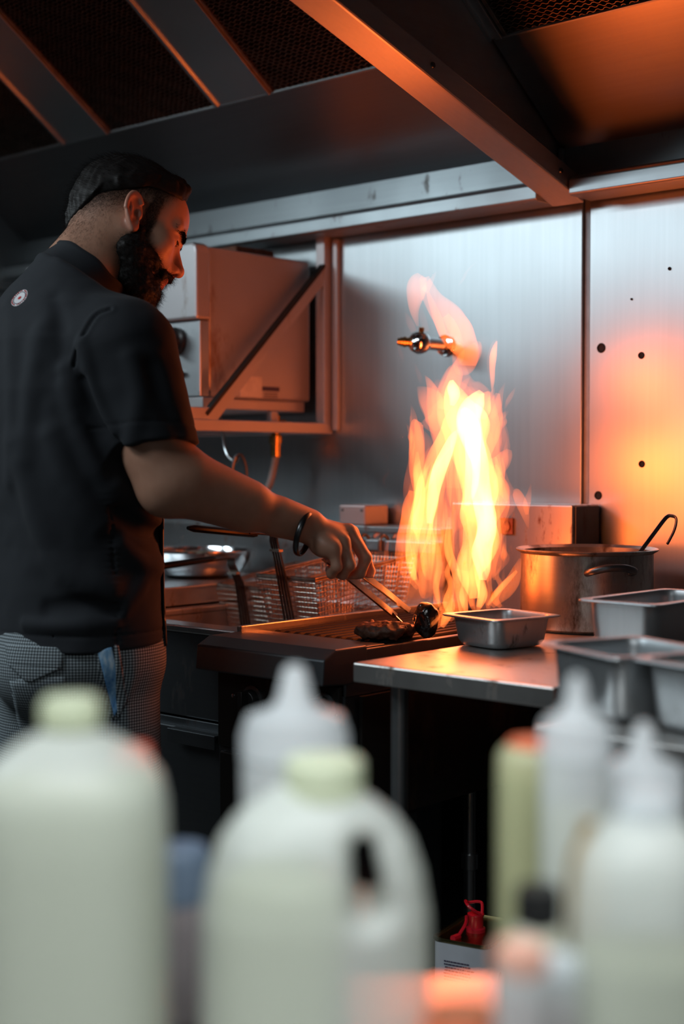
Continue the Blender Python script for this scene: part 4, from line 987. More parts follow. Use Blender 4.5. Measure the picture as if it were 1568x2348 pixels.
def earf(q):
    """right and left ear by symmetry, in a frame leaning back with the ear"""
    s = q.copy(); s[:, 1] = -np.abs(s[:, 1])
    e2 = np.array([-.36, -.10, .93]); e2 /= np.linalg.norm(e2); e1 = np.array([-.86, -.42, -.34]); e1 -= e2 * (e1 @ e2); e1 /= np.linalg.norm(e1); e3 = np.cross(e1, e2); e3 = e3 if e3[1] < 0 else -e3
    p = (s - EARX) @ np.array([e1, e2, e3]).T                     # x back, y up, z out
    egg = np.where(p[:, 1] > 0, .0185, .0165) - .006 * np.clip(-p[:, 1] / .03, 0, 1)
    rr = np.sqrt((p[:, 0] / egg) ** 2 + (p[:, 1] / .0315) ** 2); edge = (rr - 1) * .017
    plate = smax(np.abs(p[:, 2] - .0 - .08 * p[:, 0]) - .0026, edge, .003)
    helix = np.sqrt(edge ** 2 + (p[:, 2] - .0032) ** 2) - .0034
    helix = smax(helix, (-.010 - p[:, 0]) * .8 - np.clip(p[:, 1] - .012, 0, 1) * 2, .004)
    anti = rc(p, (.006, .014, .002), (.008, -.010, .003), .0030, .0034)
    lobe = ell(p, (-.003, -.0275, .001), (.0085, .0085, .0042))
    trag = ell(p, (-.0125, -.004, .002), (.0045, .0065, .004))
    d = smin(smin(plate, helix, .003), smin(anti, lobe, .004), .003); d = smin(d, trag, .003)
    d = smax(d, -ell(p, (-.003, -.002, .006), (.0078, .0105, .0075)), .003)
    return smax(d, -ell(p, (-.001, .014, .006), (.0085, .009, .0045)), .003)
def cranium(s):
    d = ell(s, (-.012, 0, .046), (.097, .0765, .082))
    d = smin(d, ell(s, (.044, 0, .048), (.048, .060, .054)), .03)
    return smin(d, ell(s, (-.050, 0, -.005), (.050, .058, .060)), .03)
def headf(q):
    s = q.copy(); s[:, 1] = np.abs(s[:, 1]); d = cranium(s)
    d = smin(d, ell(s, (.040, 0, -.030), (.050, .055, .080)), .03)
    d = smin(d, rc(s, (-.006, .060, -.030), (.058, .028, -.092), .014, .019), .028)
    d = smin(d, ell(s, (.076, 0, -.096), (.020, .022, .017)), .022)
    d = smin(d, ell(s, (.058, .047, -.014), (.024, .020, .020)), .022)
    d = smin(d, ell(s, (.078, 0, -.048), (.022, .030, .030)), .022)
    d = smin(d, rc(s, (.087, .012, .029), (.074, .046, .032), .0105, .010), .014)
    d = smax(d, -ell(s, (.101, .033, .010), (.020, .0175, .0135)), .013)
    d = smin(d, ell(s, (.0735, .032, .0105), (.0145, .0150, .0125)), .004)
    d = smax(d, -ell(s, (.0895, .0335, .0085), (.006, .0125, .0030)), .003)
    nose = rc(s, (.084, 0, .016), (.110, 0, -.023), .0085, .0100)
    nose = smin(nose, ell(s, (.1125, 0, -.0285), (.0095, .0100, .0090)), .008)
    nose = smin(nose, ell(s, (.1005, .0135, -.033), (.0105, .0065, .0080)), .006)
    d = smin(d, nose, .010)
    d = smax(d, -ell(s, (.106, .0068, -.0405), (.0065, .0036, .0045)), .003)
    d = smin(d, ell(s, (.0925, 0, -.0575), (.0085, .021, .0055)), .006)
    d = smin(d, ell(s, (.0895, 0, -.0690), (.0090, .019, .0062)), .006)
    d = smax(d, -ell(s, (.101, 0, -.0632), (.009, .022, .0014)), .003)
    near = np.abs(np.abs(q[:, 1]) - .083) < .05
    if near.any():
        e = np.full(len(q), .04); e[near] = earf(q[near]); d = smin(d, e, .006)
    return d
# trunk
A45 = math.radians(45)
RT, FT = UH * math.cos(A45) - VH * math.sin(A45), UH * math.sin(A45) + VH * math.cos(A45)
TZ  = np.array([.86,  .908, 1.00, 1.076, 1.20, 1.344, 1.43, 1.49, 1.535, 1.575, 1.62])
TCX = np.array([158,  158,  160,  163,   160,  152,   146,  148,  158,   178,  196])         # photo x of the axis
TD  = np.array([2.50, 2.50, 2.50, 2.50,  2.50, 2.51,  2.515,2.52, 2.525, 2.53, 2.535])
TA  = np.array([.186, .182, .175, .172,  .178, .186,  .182, .160, .110,  .076, .066])
TB  = np.array([.138, .134, .130, .126,  .130, .132,  .122, .105, .086,  .070, .064])
_TC = np.array([at(x, 1062, d) for x, d in zip(TCX, TD)])
cn = UH * .95 + VH * .31; th = math.radians(38)
fd = cn * math.cos(th) - ZH * math.sin(th); nn = cn * math.sin(th) + ZH * math.cos(th); ld = np.cross(nn, fd)
CC = at(210, 612, 2.535)
def trunk(p, off=0.0):
    z = p[:, 2]; cx = np.interp(z, TZ, _TC[:, 0]); cyy = np.interp(z, TZ, _TC[:, 1])
    a = np.interp(z, TZ, TA) - off; b = np.interp(z, TZ, TB) - off
    dx = p[:, 0] - cx; dy = p[:, 1] - cyy; r_ = dx * RT[0] + dy * RT[1]; f_ = dx * FT[0] + dy * FT[1]
    e = 2.3; q = (np.abs(r_ / a) ** e + np.abs(f_ / b) ** e) ** (1 / e)
    return (q - 1) * np.minimum(a, b) * .92
SHR, ELR, WRR = at(283, 800, 2.385), at(388, 1102, 2.375), at(706, 1206, 2.485)
cL = at(140, 800, 2.515) - RT * .185
SHL, ELL, WRL = cL, cL + FT * .03 - RT * .05 + ZH * -.29, np.array([-2.20, 1.70, 1.02])
NKA, NKB = at(258, 512, 2.585), at(188, 668, 2.535)
MC = dict(i=at(806, 1222, 2.535), m=at(800, 1219, 2.508), r=at(786, 1243, 2.482), p=at(766, 1258, 2.462))
FING = [
    ([MC['i'], at(838, 1276, 2.545), at(848, 1310, 2.540), at(845, 1332, 2.528)], (.0115, .0102, .0090, .0078)),
    ([MC['m'], at(838, 1280, 2.505), at(826, 1314, 2.505), at(795, 1326, 2.520)], (.0118, .0108, .0096, .0082)),
    ([MC['r'], at(801, 1295, 2.474), at(786, 1317, 2.488), at(768, 1314, 2.512)], (.0115, .0105, .0094, .0080)),
    ([MC['p'], at(772, 1300, 2.458), at(760, 1316, 2.474), at(755, 1306, 2.498)], (.0105, .0094, .0084, .0072)),
    ([at(735, 1238, 2.515), at(762, 1272, 2.545), at(790, 1300, 2.555), at(815, 1322, 2.548)], (.0150, .0125, .0105, .0085))]
def handf(p):
    palm = rc(p, WRR, at(765, 1238, 2.492), .024, .024)
    for k, r0 in (('i', .0135), ('m', .0135), ('r', .0130), ('p', .0125)):
        palm = smin(palm, rc(p, WRR + (MC[k] - WRR) * .25 - ZH * .006, MC[k] - ZH * .004, .017, r0), .012)
    palm = smin(palm, ell(p, at(742, 1255, 2.470), (.026, .016, .018)), .014)
    d = palm
    for pts, rs in FING:
        d = smin(d, chain(p, pts, rs, .004), .006)
    for k in ('i', 'm', 'r', 'p'): d = smin(d, ell(p, MC[k] + ZH * .005, (.0085, .0085, .0075)), .008)
    for a in ('m', 'r'):    # tendons on the back of the hand
        d = smin(d, rc(p, WRR + (MC[a] - WRR) * .35 + ZH * .012, MC[a] + ZH * .007, .003, .004), .007)
    return d
def armf(p):
    d = rc(p, SHR, ELR, .062, .050)
    d = smin(d, rc(p, at(335, 960, 2.375), at(352, 1040, 2.37), .052, .048), .03)
    d = smin(d, rc(p, ELR, WRR, .049, .0255), .03)
    d = smin(d, rc(p, at(430, 1105, 2.38), at(560, 1158, 2.43), .0505, .0415), .03)
    d = smin(d, ell(p, at(372, 1128, 2.372), (.030, .030, .034)), .03)
    return smin(d, rc(p, at(640, 1186, 2.462), WRR, .031, .0265), .02)
LF = [[WRL + FT * .05 + RT * (k * .019 - .03) - ZH * .01, WRL + FT * .085 + RT * (k * .021 - .034) - ZH * .03, WRL + FT * .095 + RT * (k * .021 - .034) - ZH * .055, WRL + FT * .085 + RT * (k * .02 - .03) - ZH * .072] for k in range(4)]
def larm(p):
    d = smin(rc(p, SHL, ELL, .060, .048), rc(p, ELL, WRL, .047, .026), .03)
    d = smin(d, rc(p, WRL, WRL + FT * .045 - ZH * .008, .024, .026), .02)
    for f_ in LF: d = smin(d, chain(p, f_, (.0112, .0100, .009, .0078), .004), .006)
    return smin(d, chain(p, [WRL + FT * .02 + RT * .025, WRL + FT * .05 + RT * .045 - ZH * .02, WRL + FT * .07 + RT * .045 - ZH * .045], (.0145, .012, .009), .004), .008)
def bounded(p, f, lo, hi, m=.03):
    lo = np.asarray(lo) - m; hi = np.asarray(hi) + m
    q = np.maximum(np.maximum(lo - p, p - hi), 0); out = np.linalg.norm(q, axis=1) + m * .8; k = (q == 0).all(1)
    if k.any(): out[k] = f(p[k])
    return out
def bbox(pts, r): P = np.array(pts); return P.min(0) - r, P.max(0) + r
_hb = bbox([hworld(c) for c in ((-.11, -.1, -.12), (.13, .1, .13), (-.11, .1, .13), (.13, -.1, -.12), (-.11, -.1, .13), (.13, .1, -.12), (-.11, .1, -.12), (.13, -.1, .13))], .0)
_ab, _lb = bbox([SHR, ELR, WRR], .065), bbox([SHL, ELL, WRL] + sum(LF, []), .065)
_fb = bbox([q for f_, _ in FING for q in f_] + [WRR], .02)
def body(p):
    d = bounded(p, lambda x: headf(hloc(x)), *_hb)
    nk = smin(rc(p, NKA, NKB, .054, .060), rc(p, at(222, 545, 2.575), at(160, 620, 2.53), .050, .052), .02)
    d = smin(d, nk, .028)
    d = smin(d, smax(smax(trunk(p, .02), .96 - p[:, 2], .03), (p - CC) @ nn + .055, .03), .03)
    d = smin(d, bounded(p, lambda x: smin(armf(x), bounded(x, handf, *_fb), .008), _ab[0], np.maximum(_ab[1], _fb[1])), .02)
    return smin(d, bounded(p, larm, *_lb), .02)
lo, hi = bbox([SHL, SHR, ELR, WRR, WRL, HO + ZH * .12, HO - UH * .1, NKB, at(850, 1340, 2.55), np.array(list(_TC[1][:2]) + [.95])], .0)
lo = lo - [.16, .14, .03]; hi = hi + [.12, .14, .06]; lo[2] = .90
V, Q = sdf_mesh(body, lo, hi, .0024, 1, 1.35)
me = np_mesh('person', V, Q)
person = link('person', me, None, M['skin'])
tag(person, 'bearded chef in charcoal short-sleeved shirt and checked trousers turning meat with tongs', 'person')
# short faded hair: darkness of the skin under the fade
L_ = hloc(V); x, y, z = L_.T
hl = .064 + np.where(x < 0, .74 * x, .30 * x)
fade = np.clip((z - (hl - .062)) / .055, 0, 1) ** 1.1 * .95
front = np.clip((.050 - x + .25 * np.clip(z - .05, 0, 1)) / .02, 0, 1)
st = fade * front
nb_ = np.clip((z + .12) / .05, 0, 1) * np.clip((-.045 - x) / .03, 0, 1) * .35
st = np.maximum(st, nb_)
sb = np.clip(1 - np.abs(x - .022) / .016, 0, 1) * np.clip((z + .03) / .02, 0, 1) * np.clip((.075 - z) / .02, 0, 1)
st = np.maximum(st, np.clip(sb * 2.2, 0, .97))
ear = (np.abs(y) > .078) & (np.abs(z) < .045) & (x > -.05) & (x < .03)
inhead = (np.linalg.norm(L_, axis=1) < .19) & (z > -.15)
st = np.where(ear | ~inhead, 0, st)
a = me.attributes.new('stubble', 'FLOAT', 'POINT'); a.data.foreach_set('value', st.astype(np.float32))
fl = np.where(ear, .32, 0) * 1.0
fl = np.where((x > .082) & (np.abs(y) < .024) & (z < -.05) & (z > -.076), .7, fl); fl = np.where(inhead, fl, 0)
a = me.attributes.new('flush', 'FLOAT', 'POINT'); a.data.foreach_set('value', fl.astype(np.float32))

# eyes
for sgn in (-1, 1):
    c = hworld((.0735, .032 * sgn, .0095)); fw = HR[0] * .96 + HR[1] * .02 - HR[2] * .28
    MB().lathe([(.0119 * math.sin(t), -.0119 * math.cos(t)) for t in np.linspace(.02, 3.12, 20)], c, 28, fw).build('eyeball', plain('eye_white', (.62, .56, .52), .12, 0, .03) if sgn < 0 else bpy.data.materials['eye_white'], person, True)
    MB().lathe([(.0056, .0107), (.0050, .0118), (.0, .0126)], c, 20, fw).build('iris', plain('dark_iris', (.03, .015, .008), .08, 0, .2) if sgn < 0 else bpy.data.materials['dark_iris'], person, True)

# hair and beard: solid base plus strands
def hairmask(q):
    x, y, z = q.T; s = z - (.060 + np.where(x < 0, .74 * x, .30 * x) + np.where(x < -.076, 2.0 * (x + .076), 0))
    f = .066 + .22 * (z - .09) - x                                # front hairline
    return np.minimum(s, f)
def hairf(p):
    q = hloc(p); s = q.copy(); s[:, 1] = np.abs(s[:, 1]); m = hairmask(q)
    t = .013 * np.clip(m / .03, 0, 1) ** .7
    t = t + .009 * np.clip((q[:, 0] - .02) / .05, 0, 1) * np.clip((q[:, 2] - .08) / .03, 0, 1)
    comb = np.sin(q[:, 1] * 520 + 3 * vnoise(q, 45)) * .0011 * np.clip(m / .02, 0, 1) + .002 * vnoise(q * [1, 2.5, 1], 60)
    quiff = ell(q, (.054, .0, .106), (.030, .050, .022))
    d = smin(cranium(s) - t - comb, quiff - comb * 2 + .001, .02)
    return smax(d, -m + .002 * vnoise(q, 150), .006)
V2, Q2 = sdf_mesh(hairf, *bbox([hworld(c) for c in ((-.13, -.1, -.09), (.11, .1, .16), (-.13, .1, .16), (.11, -.1, .0), (-.13, -.1, .16), (.11, .1, .0), (-.13, .1, -.09), (.11, -.1, .16))], .0), .0026, 0)
link('hair', np_mesh('hair', V2, Q2), person, M['hair'])
def beardf(p):
    q = hloc(p); s = q.copy(); s[:, 1] = np.abs(s[:, 1])
    d = rc(s, (.014, .066, -.020), (.008, .062, -.062), .010, .017)
    d = smin(d, rc(s, (.010, .060, -.062), (.060, .030, -.105), .020, .026), .02)
    d = smin(d, ell(s, (.066, 0, -.098), (.036, .036, .036)), .02)
    d = smin(d, ell(s, (.052, .018, -.118), (.034, .032, .024)), .02)
    d = smin(d, ell(s, (.036, .034, -.090), (.034, .030, .036)), .02)
    d = smin(d, rc(s, (.062, .045, -.050), (.030, .060, -.050), .013, .016), .02)
    d = smin(d, rc(s, (.1015, .004, -.0475), (.086, .030, -.060), .0075, .0075), .006)
    d = smin(d, rc(s, (.086, .030, -.060), (.076, .032, -.085), .008, .010), .01)
    d = smax(d, -ell(s, (.104, 0, -.066), (.026, .021, .0085)), .006)
    x, y, z = q.T
    cheek = np.interp(x, [.0, .030, .048, .071, .085, .12], [.06, .022, -.016, -.048, -.040, -.042])
    d = smax(d, (z - cheek) * .8, .006)
    return d + .0022 * vnoise(q, 110) + .0016 * vnoise(q, 260)
V3, Q3 = sdf_mesh(beardf, *bbox([hworld(c) for c in ((-.03, -.1, -.16), (.13, .1, .05), (-.03, .1, .05), (.13, -.1, -.16), (-.03, -.1, .05), (.13, .1, -.16), (-.03, .1, -.16), (.13, -.1, .05))], .0), .0026, 0)
link('beard', np_mesh('beard', V3, Q3), person, M['hair'])
def strands(name, roots, dirs, length, curl, seed, r0=.00011, k=6):
    g = np.random.default_rng(seed); n = len(roots); pts = np.zeros((n, k, 3)); pts[:, 0] = roots
    d = dirs / (np.linalg.norm(dirs, axis=1)[:, None] + 1e-9); L = length / (k - 1)
    for i in range(1, k):
        d = d + g.normal(size=(n, 3)) * curl - np.array([0, 0, .03]); d /= np.linalg.norm(d, axis=1)[:, None]
        pts[:, i] = pts[:, i-1] + d * (L[:, None] if hasattr(L, '__len__') else L)
    hc = bpy.data.hair_curves.new(name); hc.add_curves([k] * n)
    hc.attributes['position'].data.foreach_set('vector', pts.astype(np.float32).ravel())
    ra = hc.attributes.new('radius', 'FLOAT', 'POINT'); ra.data.foreach_set('value', np.tile(np.linspace(r0, r0 * .25, k), n).astype(np.float32))
    o = link(name, hc, person, M['hair']); o['kind'] = 'stuff'; return o
g_ = np.random.default_rng(3)
def pick(Vx, f, n, flt=None):
    w = np.ones(len(Vx)) if flt is None else flt.astype(float)
    i = g_.choice(len(Vx), n, p=w / w.sum()); P = Vx[i] + g_.normal(size=(n, 3)) * .0008
    N = grad(f, P); N /= np.linalg.norm(N, axis=1)[:, None] + 1e-9; return P, N
P, N = pick(V3, beardf, 16000); strands('beard_strands', P, N + HR[0] * .15 - HR[2] * .75, g_.uniform(.006, .016, len(P)), .28, 1)
P, N = pick(V2, hairf, 7000); strands('hair_strands', P, N * .35 - HR[0] * .9 - HR[2] * .25, g_.uniform(.008, .020, len(P)), .10, 2)
bodyh = lambda p: headf(hloc(p))
sel = inhead & (st > .12) & ~ear & (hairmask(L_) < .012)
P, N = pick(V, bodyh, 14000, np.where(sel, st ** 1.5, 0)); strands('fade_stubble', P, N * .6 - HR[2] * .9 - HR[0] * .2, g_.uniform(.003, .007, len(P)), .15, 4, .00010, 3)
nsel = inhead & (x < -.035) & (z < -.02) & (z > -.13)
P, N = pick(V, body, 1500, nsel); strands('nape_hair', P, N * .3 - HR[2] * 1.0 + HR[0] * .3, g_.uniform(.005, .011, len(P)), .15, 5, .00007, 4)
for sgn in (-1, 1):
    q = np.array([(.094 - .026 * t ** 1.6, sgn * (.010 + .042 * t), .026 + .009 * math.sin(t * 2.2) - .007 * t) for t in g_.beta(1.2, 2.1, 900)]) + g_.normal(size=(900, 3)) * [.0014, .0016, .0017]
    W_ = hworld(q)
    for _ in range(3): n_ = grad(bodyh, W_); W_ = W_ - n_ * (bodyh(W_) + .0006)[:, None]
    strands('eyebrow', W_, n_ * .3 - HR[2] * .05 + HR[1] * sgn * .9, g_.uniform(.005, .008, len(W_)), .10, 6 + sgn, .00030, 4)
    q = np.array([(.0865 - .003 * abs(t), sgn * (.032 + .011 * t), .0085) for t in np.linspace(-1, 1, 60)])
    strands('eyelash', hworld(q), np.tile(HR[0] * 1.0 - HR[2] * .5, (60, 1)), np.full(60, .006), .05, 9 + sgn, .00014, 4)

# shirt -------------------------------------------------------------
SL0, SL1 = at(292, 800, 2.39), at(360, 1024, 2.372)
def mk(pts): return [at(*q) for q in pts]
FOLDS = [(list([(95, 760, 2.40), (70, 900, 2.40), (62, 1050, 2.40)]), .020, .006), (list([(150, 850, 2.38), (190, 1000, 2.38), (262, 1140, 2.40)]), .016, .009), (list([(175, 940, 2.36), (215, 1020, 2.37), (250, 1100, 2.40)]), .012, -.003),
         (list([(120, 1000, 2.37), (170, 1120, 2.37), (230, 1200, 2.38)]), .02, .006), (list([(40, 1020, 2.40), (80, 1180, 2.38), (150, 1310, 2.38), (250, 1350, 2.38)]), .022, .008), (list([(110, 1395, 2.38), (200, 1385, 2.37), (265, 1400, 2.38)]), .012, -.007),
         (list([(60, 1432, 2.40), (150, 1436, 2.38), (262, 1428, 2.38)]), .011, .006), (list([(265, 1120, 2.42), (310, 1160, 2.43), (360, 1190, 2.48)]), .013, .008), (list([(270, 1170, 2.42), (320, 1215, 2.43), (362, 1225, 2.48)]), .012, -.007),
         (list([(275, 1250, 2.42), (320, 1290, 2.43), (360, 1300, 2.47)]), .014, .007), (list([(280, 1400, 2.42), (330, 1330, 2.43), (362, 1290, 2.47)]), .014, .006), (list([(20, 700, 2.44), (30, 900, 2.44), (22, 1100, 2.44)]), .02, .004),
         (list([(190, 790, 2.33), (215, 900, 2.30), (260, 990, 2.31)]), .012, .006), (list([(300, 820, 2.30), (320, 900, 2.30), (300, 1010, 2.31)]), .016, .005), (list([(345, 840, 2.33), (370, 920, 2.34), (410, 985, 2.36)]), .014, -.004),
         (list([(195, 870, 2.32), (225, 960, 2.31), (275, 1025, 2.31)]), .009, -.006), (list([(125, 680, 2.42), (140, 760, 2.38), (140, 860, 2.37)]), .014, -.003)]
SEAM = list([(252, 712, 2.33), (222, 724, 2.325), (195, 765, 2.325), (176, 815, 2.33), (166, 870, 2.335), (166, 920, 2.35), (172, 960, 2.36)])
SIDE = list([(247, 1130, 2.385), (254, 1200, 2.385), (262, 1330, 2.385), (271, 1475, 2.39)])
def shirt0(p):
    t = smax(trunk(p), (p - CC) @ nn + .036, .012)
    ax_ = (SL1 - SL0) / np.linalg.norm(SL1 - SL0)
    sl = smax(rc(p, SL0, SL1 + ax_ * .05, .083, .0665), (p - SL1) @ (ax_ * .9 + UH * -.22) / .93 - .0, .004)
    axl = (ELL - SHL) / np.linalg.norm(ELL - SHL)
    sll = smax(rc(p, SHL, SHL + axl * .30, .082, .066), (p - SHL) @ axl - .23, .004)
    return smin(smin(t, sl, .045), sll, .045)
def onto(f, pts): return [trace(f, x, y, d - .12, 90) for x, y, d in smooth_path(pts, 5)]
_AX = (SL1 - SL0) / np.linalg.norm(SL1 - SL0)
FOLDS = [(onto(shirt0, a), w, h) for a, w, h in FOLDS]; SEAM = onto(shirt0, SEAM); SIDE = onto(shirt0, SIDE)
def shirtf(p):
    ax_ = _AX; d = shirt0(p)
    for pts, w, h in FOLDS: d = d - 1.5 * h * np.exp(-(bounded(p, lambda x: seg_dist(x, pts), *bbox(pts, .0), .065) / w) ** 2)
    d = d + .0030 * vnoise(p * [1, 1, .5], 14) + .0010 * vnoise(p, 38)
    sd = bounded(p, lambda x: seg_dist(x, SEAM), *bbox(SEAM, .03), .02); d = d + .0045 * np.exp(-(sd / .0035) ** 2) - .0012 * np.exp(-((sd - .008) / .004) ** 2)
    sd = bounded(p, lambda x: seg_dist(x, SIDE), *bbox(SIDE, .03), .02); d = d + .003 * np.exp(-(sd / .003) ** 2) + .0007 * np.sin(p[:, 2] * 620) * np.exp(-(sd / .012) ** 2)
    hem = np.abs((p - SL1) @ (ax_ * .9 + UH * -.22) / .93 + .028); d = d + np.where(np.linalg.norm(p - SL1, axis=1) < .12, .0012 * np.exp(-(hem / .0025) ** 2), 0)
    d = d + .0012 * np.exp(-((p[:, 2] - .934) / .0025) ** 2)
    d = smax(d, .909 - p[:, 2] + .004 * np.sin((p @ UH) * 18), .004)
    d = smax(d, -smax(rc(p, SL0 + ax_ * .12, SL1 + ax_ * .1, .055, .058), -((p - SL1) @ ax_) - .05, .01), .003)
    return smax(d, -smax(trunk(p, .006), p[:, 2] - .95, .01), .003)
lo, hi = bbox([SL0, SL1, SHL, np.append(_TC[1][:2], .9), np.append(_TC[9][:2], 1.6)], .0)
V4, Q4 = sdf_mesh(shirtf, lo - [.22, .2, .02], hi + [.13, .18, .03], .0034, 1, 1.4)
link('shirt', np_mesh('shirt', V4, Q4), person, M['shirt'])
# stand collar and its loose tab
rings = []
for off, hgt in ((.0015, -.045), (.0015, -.0335), (0, -.032), (0, -.02), (0, -.006), (.0012, -.004), (.001, .002), (-.0005, .0035), (-.004, .003), (-.0045, 0), (-.006, -.04)):
    ring = []
    for q in np.linspace(0, 2 * math.pi, 64, endpoint=False):
        k = max(0, -hgt); wv = .002 * math.sin(3 * q + 1) + .0012 * math.sin(7 * q)
        ring.append(CC + fd * (.071 + off + k * .28) * math.cos(q) + ld * (.064 + off + k * .26) * math.sin(q) + nn * (hgt + wv))
    rings.append(ring)
MB().rings(rings, False, False).build('collar', M['shirt'], person, True)
rib = []
tabp = [(172, 570, 2.545), (150, 561, 2.56), (133, 568, 2.575), (118, 585, 2.585), (104, 600, 2.59), (88, 607, 2.595), (76, 611, 2.60)]
P = smooth_path(mk(tabp), 5)
for i, c in enumerate(P):
    t = i / (len(P) - 1); w = .011 - .003 * t; a = (VH * .75 - ZH * .35 - UH * .45); a /= np.linalg.norm(a); b = np.array([0, 0, 1.]) * .8 - UH * .4
    rib.append([c + a * w + b * .002, c + a * w - b * .002, c - a * w - b * .002, c - a * w + b * .002])
MB().rings(rib).build('collar_tab', M['shirt'], person, True, bevel=.0008)
bc = at(91, 601, 2.583); MB().lathe([(.005, 0), (.005, .002), (.003, .003)], bc, 16, -VH * .8 + ZH * .5 - UH * .2).build('button', M['black'], person, True)
# round badge on the back of the shirt
def disc_on(f, px, py, d0, rx, ry, lift, nr, name, m_, ang=0.0, r_in=0.0, n=40):
    c = trace(f, px, py, d0); N = grad(f, c[None], .004)[0]; N /= np.linalg.norm(N)
    X = np.cross(ZH, N); X /= np.linalg.norm(X); Y = np.cross(N, X)
    vs, fs = [], []
    for i in range(nr + 1):
        r0 = r_in + (1 - r_in) * i / nr
        for q in np.linspace(0, 2 * math.pi, n, endpoint=False):
            a_, b_ = rx * r0 * math.cos(q), ry * r0 * math.sin(q)
            p = c + X * (a_ * math.cos(ang) - b_ * math.sin(ang)) + Y * (a_ * math.sin(ang) + b_ * math.cos(ang))
            for _ in range(3): p = p - N * (f(p[None])[0] - lift)
            vs.append(p)
    for i in range(nr):
        for j in range(n): fs.append((i*n+j, i*n+(j+1) % n, (i+1)*n+(j+1) % n, (i+1)*n+j))
    m = MB(); m.v = [tuple(v) for v in vs]; m.f = fs
    return m.build(name, m_, person, True), (c, N, X, Y)
M['white_thread'] = cloth('white_thread', (.62, .62, .64)); M['red_thread'] = cloth('red_thread', (.45, .03, .03)); M['navy'] = cloth('navy_thread', (.03, .035, .06))
BR = .0175
disc_on(shirtf, 46, 684, 2.40, BR, BR, .0006, 2, 'badge_ring', M['white_thread'], r_in=.76)
disc_on(shirtf, 46, 684, 2.40, BR * .76, BR * .76, .0009, 1, 'badge_band', M['navy'], r_in=.88)
bd, (bC, bN, bX, bY) = disc_on(shirtf, 46, 684, 2.40, BR * .68, BR * .68, .0010, 2, 'badge_centre', M['white_thread'], r_in=.0)
disc_on(shirtf, 46, 684, 2.40, BR * .22, BR * .18, .0016, 1, 'badge_dot', M['red_thread'], ang=.5)
lt = MB(); rr = random.Random(2)
for k in range(26):
    q = k / 26 * 2 * math.pi + .1
    if k in (6, 19): continue
    p = bC + (bX * math.cos(q) + bY * math.sin(q)) * BR * .88
    p = p - bN * (shirtf(p[None])[0] - .0011); t = -bX * math.sin(q) + bY * math.cos(q); rd = bX * math.cos(q) + bY * math.sin(q)
    lt.obox(p, t, rd, bN, .0007 + rr.random() * .0003, .0011, .0003)
    if k % 3 == 0: lt.obox(p + t * .0013, t, rd, bN, .0004, .0006, .0003)
lt.build('badge_lettering', M['red_thread'], person)

# trousers -----------------------------------------------------------
def pants_mat():
    m, nt, b, _ = mat('checked_trousers'); setp(b, Roughness=.85)
    uv = nt.nodes.new('ShaderNodeUVMap'); uv.uv_map = 'cloth'; sp_ = nt.nodes.new('ShaderNodeSeparateXYZ'); nt.links.new(uv.outputs[0], sp_.inputs[0])
    bands = []
    for i in (0, 1):
        k = nt.nodes.new('ShaderNodeMath'); k.operation = 'MULTIPLY'; k.inputs[1].default_value = 1 / .0050; nt.links.new(sp_.outputs[i], k.inputs[0])
        f_ = nt.nodes.new('ShaderNodeMath'); f_.operation = 'FRACT'; nt.links.new(k.outputs[0], f_.inputs[0])
        g = nt.nodes.new('ShaderNodeMath'); g.operation = 'GREATER_THAN'; g.inputs[1].default_value = .5; nt.links.new(f_.outputs[0], g.inputs[0]); bands.append(g.outputs[0])
    ad = nt.nodes.new('ShaderNodeMath'); ad.operation = 'ADD'; nt.links.new(bands[0], ad.inputs[0]); nt.links.new(bands[1], ad.inputs[1])
    hf = nt.nodes.new('ShaderNodeMath'); hf.operation = 'MULTIPLY'; hf.inputs[1].default_value = .5; nt.links.new(ad.outputs[0], hf.inputs[0])
    c = ramp(nt, hf.outputs[0], [(0, (.36, .42, .45)), (.5, (.10, .125, .14)), (1, (.010, .012, .015))]); nt.links.new(c, b.inputs['Base Color'])
    bump(nt, b, noise(nt, 900, detail=2), .2, .0006); return m
M['pants'] = pants_mat()
HIPR, HIPL = at(240, 1500, 2.475), at(112, 1500, 2.545)
ANR, ANL = np.array([HIPR[0] + .02, HIPR[1] - .01, .07]), np.array([HIPL[0] - .03, HIPL[1] - .02, .07])
KNR, KNL = HIPR * .5 + ANR * .5 + FT * .02, HIPL * .5 + ANL * .5 + FT * .02
PF = [(mk([(60, 1600, 2.42), (110, 1640, 2.40), (190, 1650, 2.40)]), .012, .007), (mk([(40, 1640, 2.44), (60, 1700, 2.43), (70, 1780, 2.43)]), .012, -.006), (mk([(150, 1480, 2.40), (155, 1540, 2.39), (170, 1600, 2.39)]), .008, -.005), (mk([(300, 1500, 2.40), (290, 1600, 2.39), (300, 1740, 2.39)]), .014, .005), (mk([(235, 1650, 2.39), (260, 1680, 2.385), (262, 1760, 2.385)]), .01, -.006)]
def pantsf(p):
    d = smin(rc(p, HIPR, KNR, .092, .083), rc(p, KNR, ANR, .083, .062), .03)
    d = smin(d, smin(rc(p, HIPL, KNL, .095, .083), rc(p, KNL, ANL, .083, .062), .03), .02)
    pel = smax(trunk(p, .012), .86 - p[:, 2], .04); d = smin(d, smax(pel, p[:, 2] - .97, .01), .05)
    d = smin(d, ell(p, at(120, 1530, 2.46), (.10, .10, .09)), .04)
    for pts, w, h in PF: d = d - h * np.exp(-(bounded(p, lambda x: seg_dist(x, pts), *bbox(pts, .0), .065) / w) ** 2)
    d = d + .0025 * vnoise(p * [1, 1, .6], 11); return smax(d, .05 - p[:, 2], .004)
lo, hi = bbox([HIPR, HIPL, ANR, ANL, KNR, KNL], .13); lo[2] = .03; hi[2] = .99
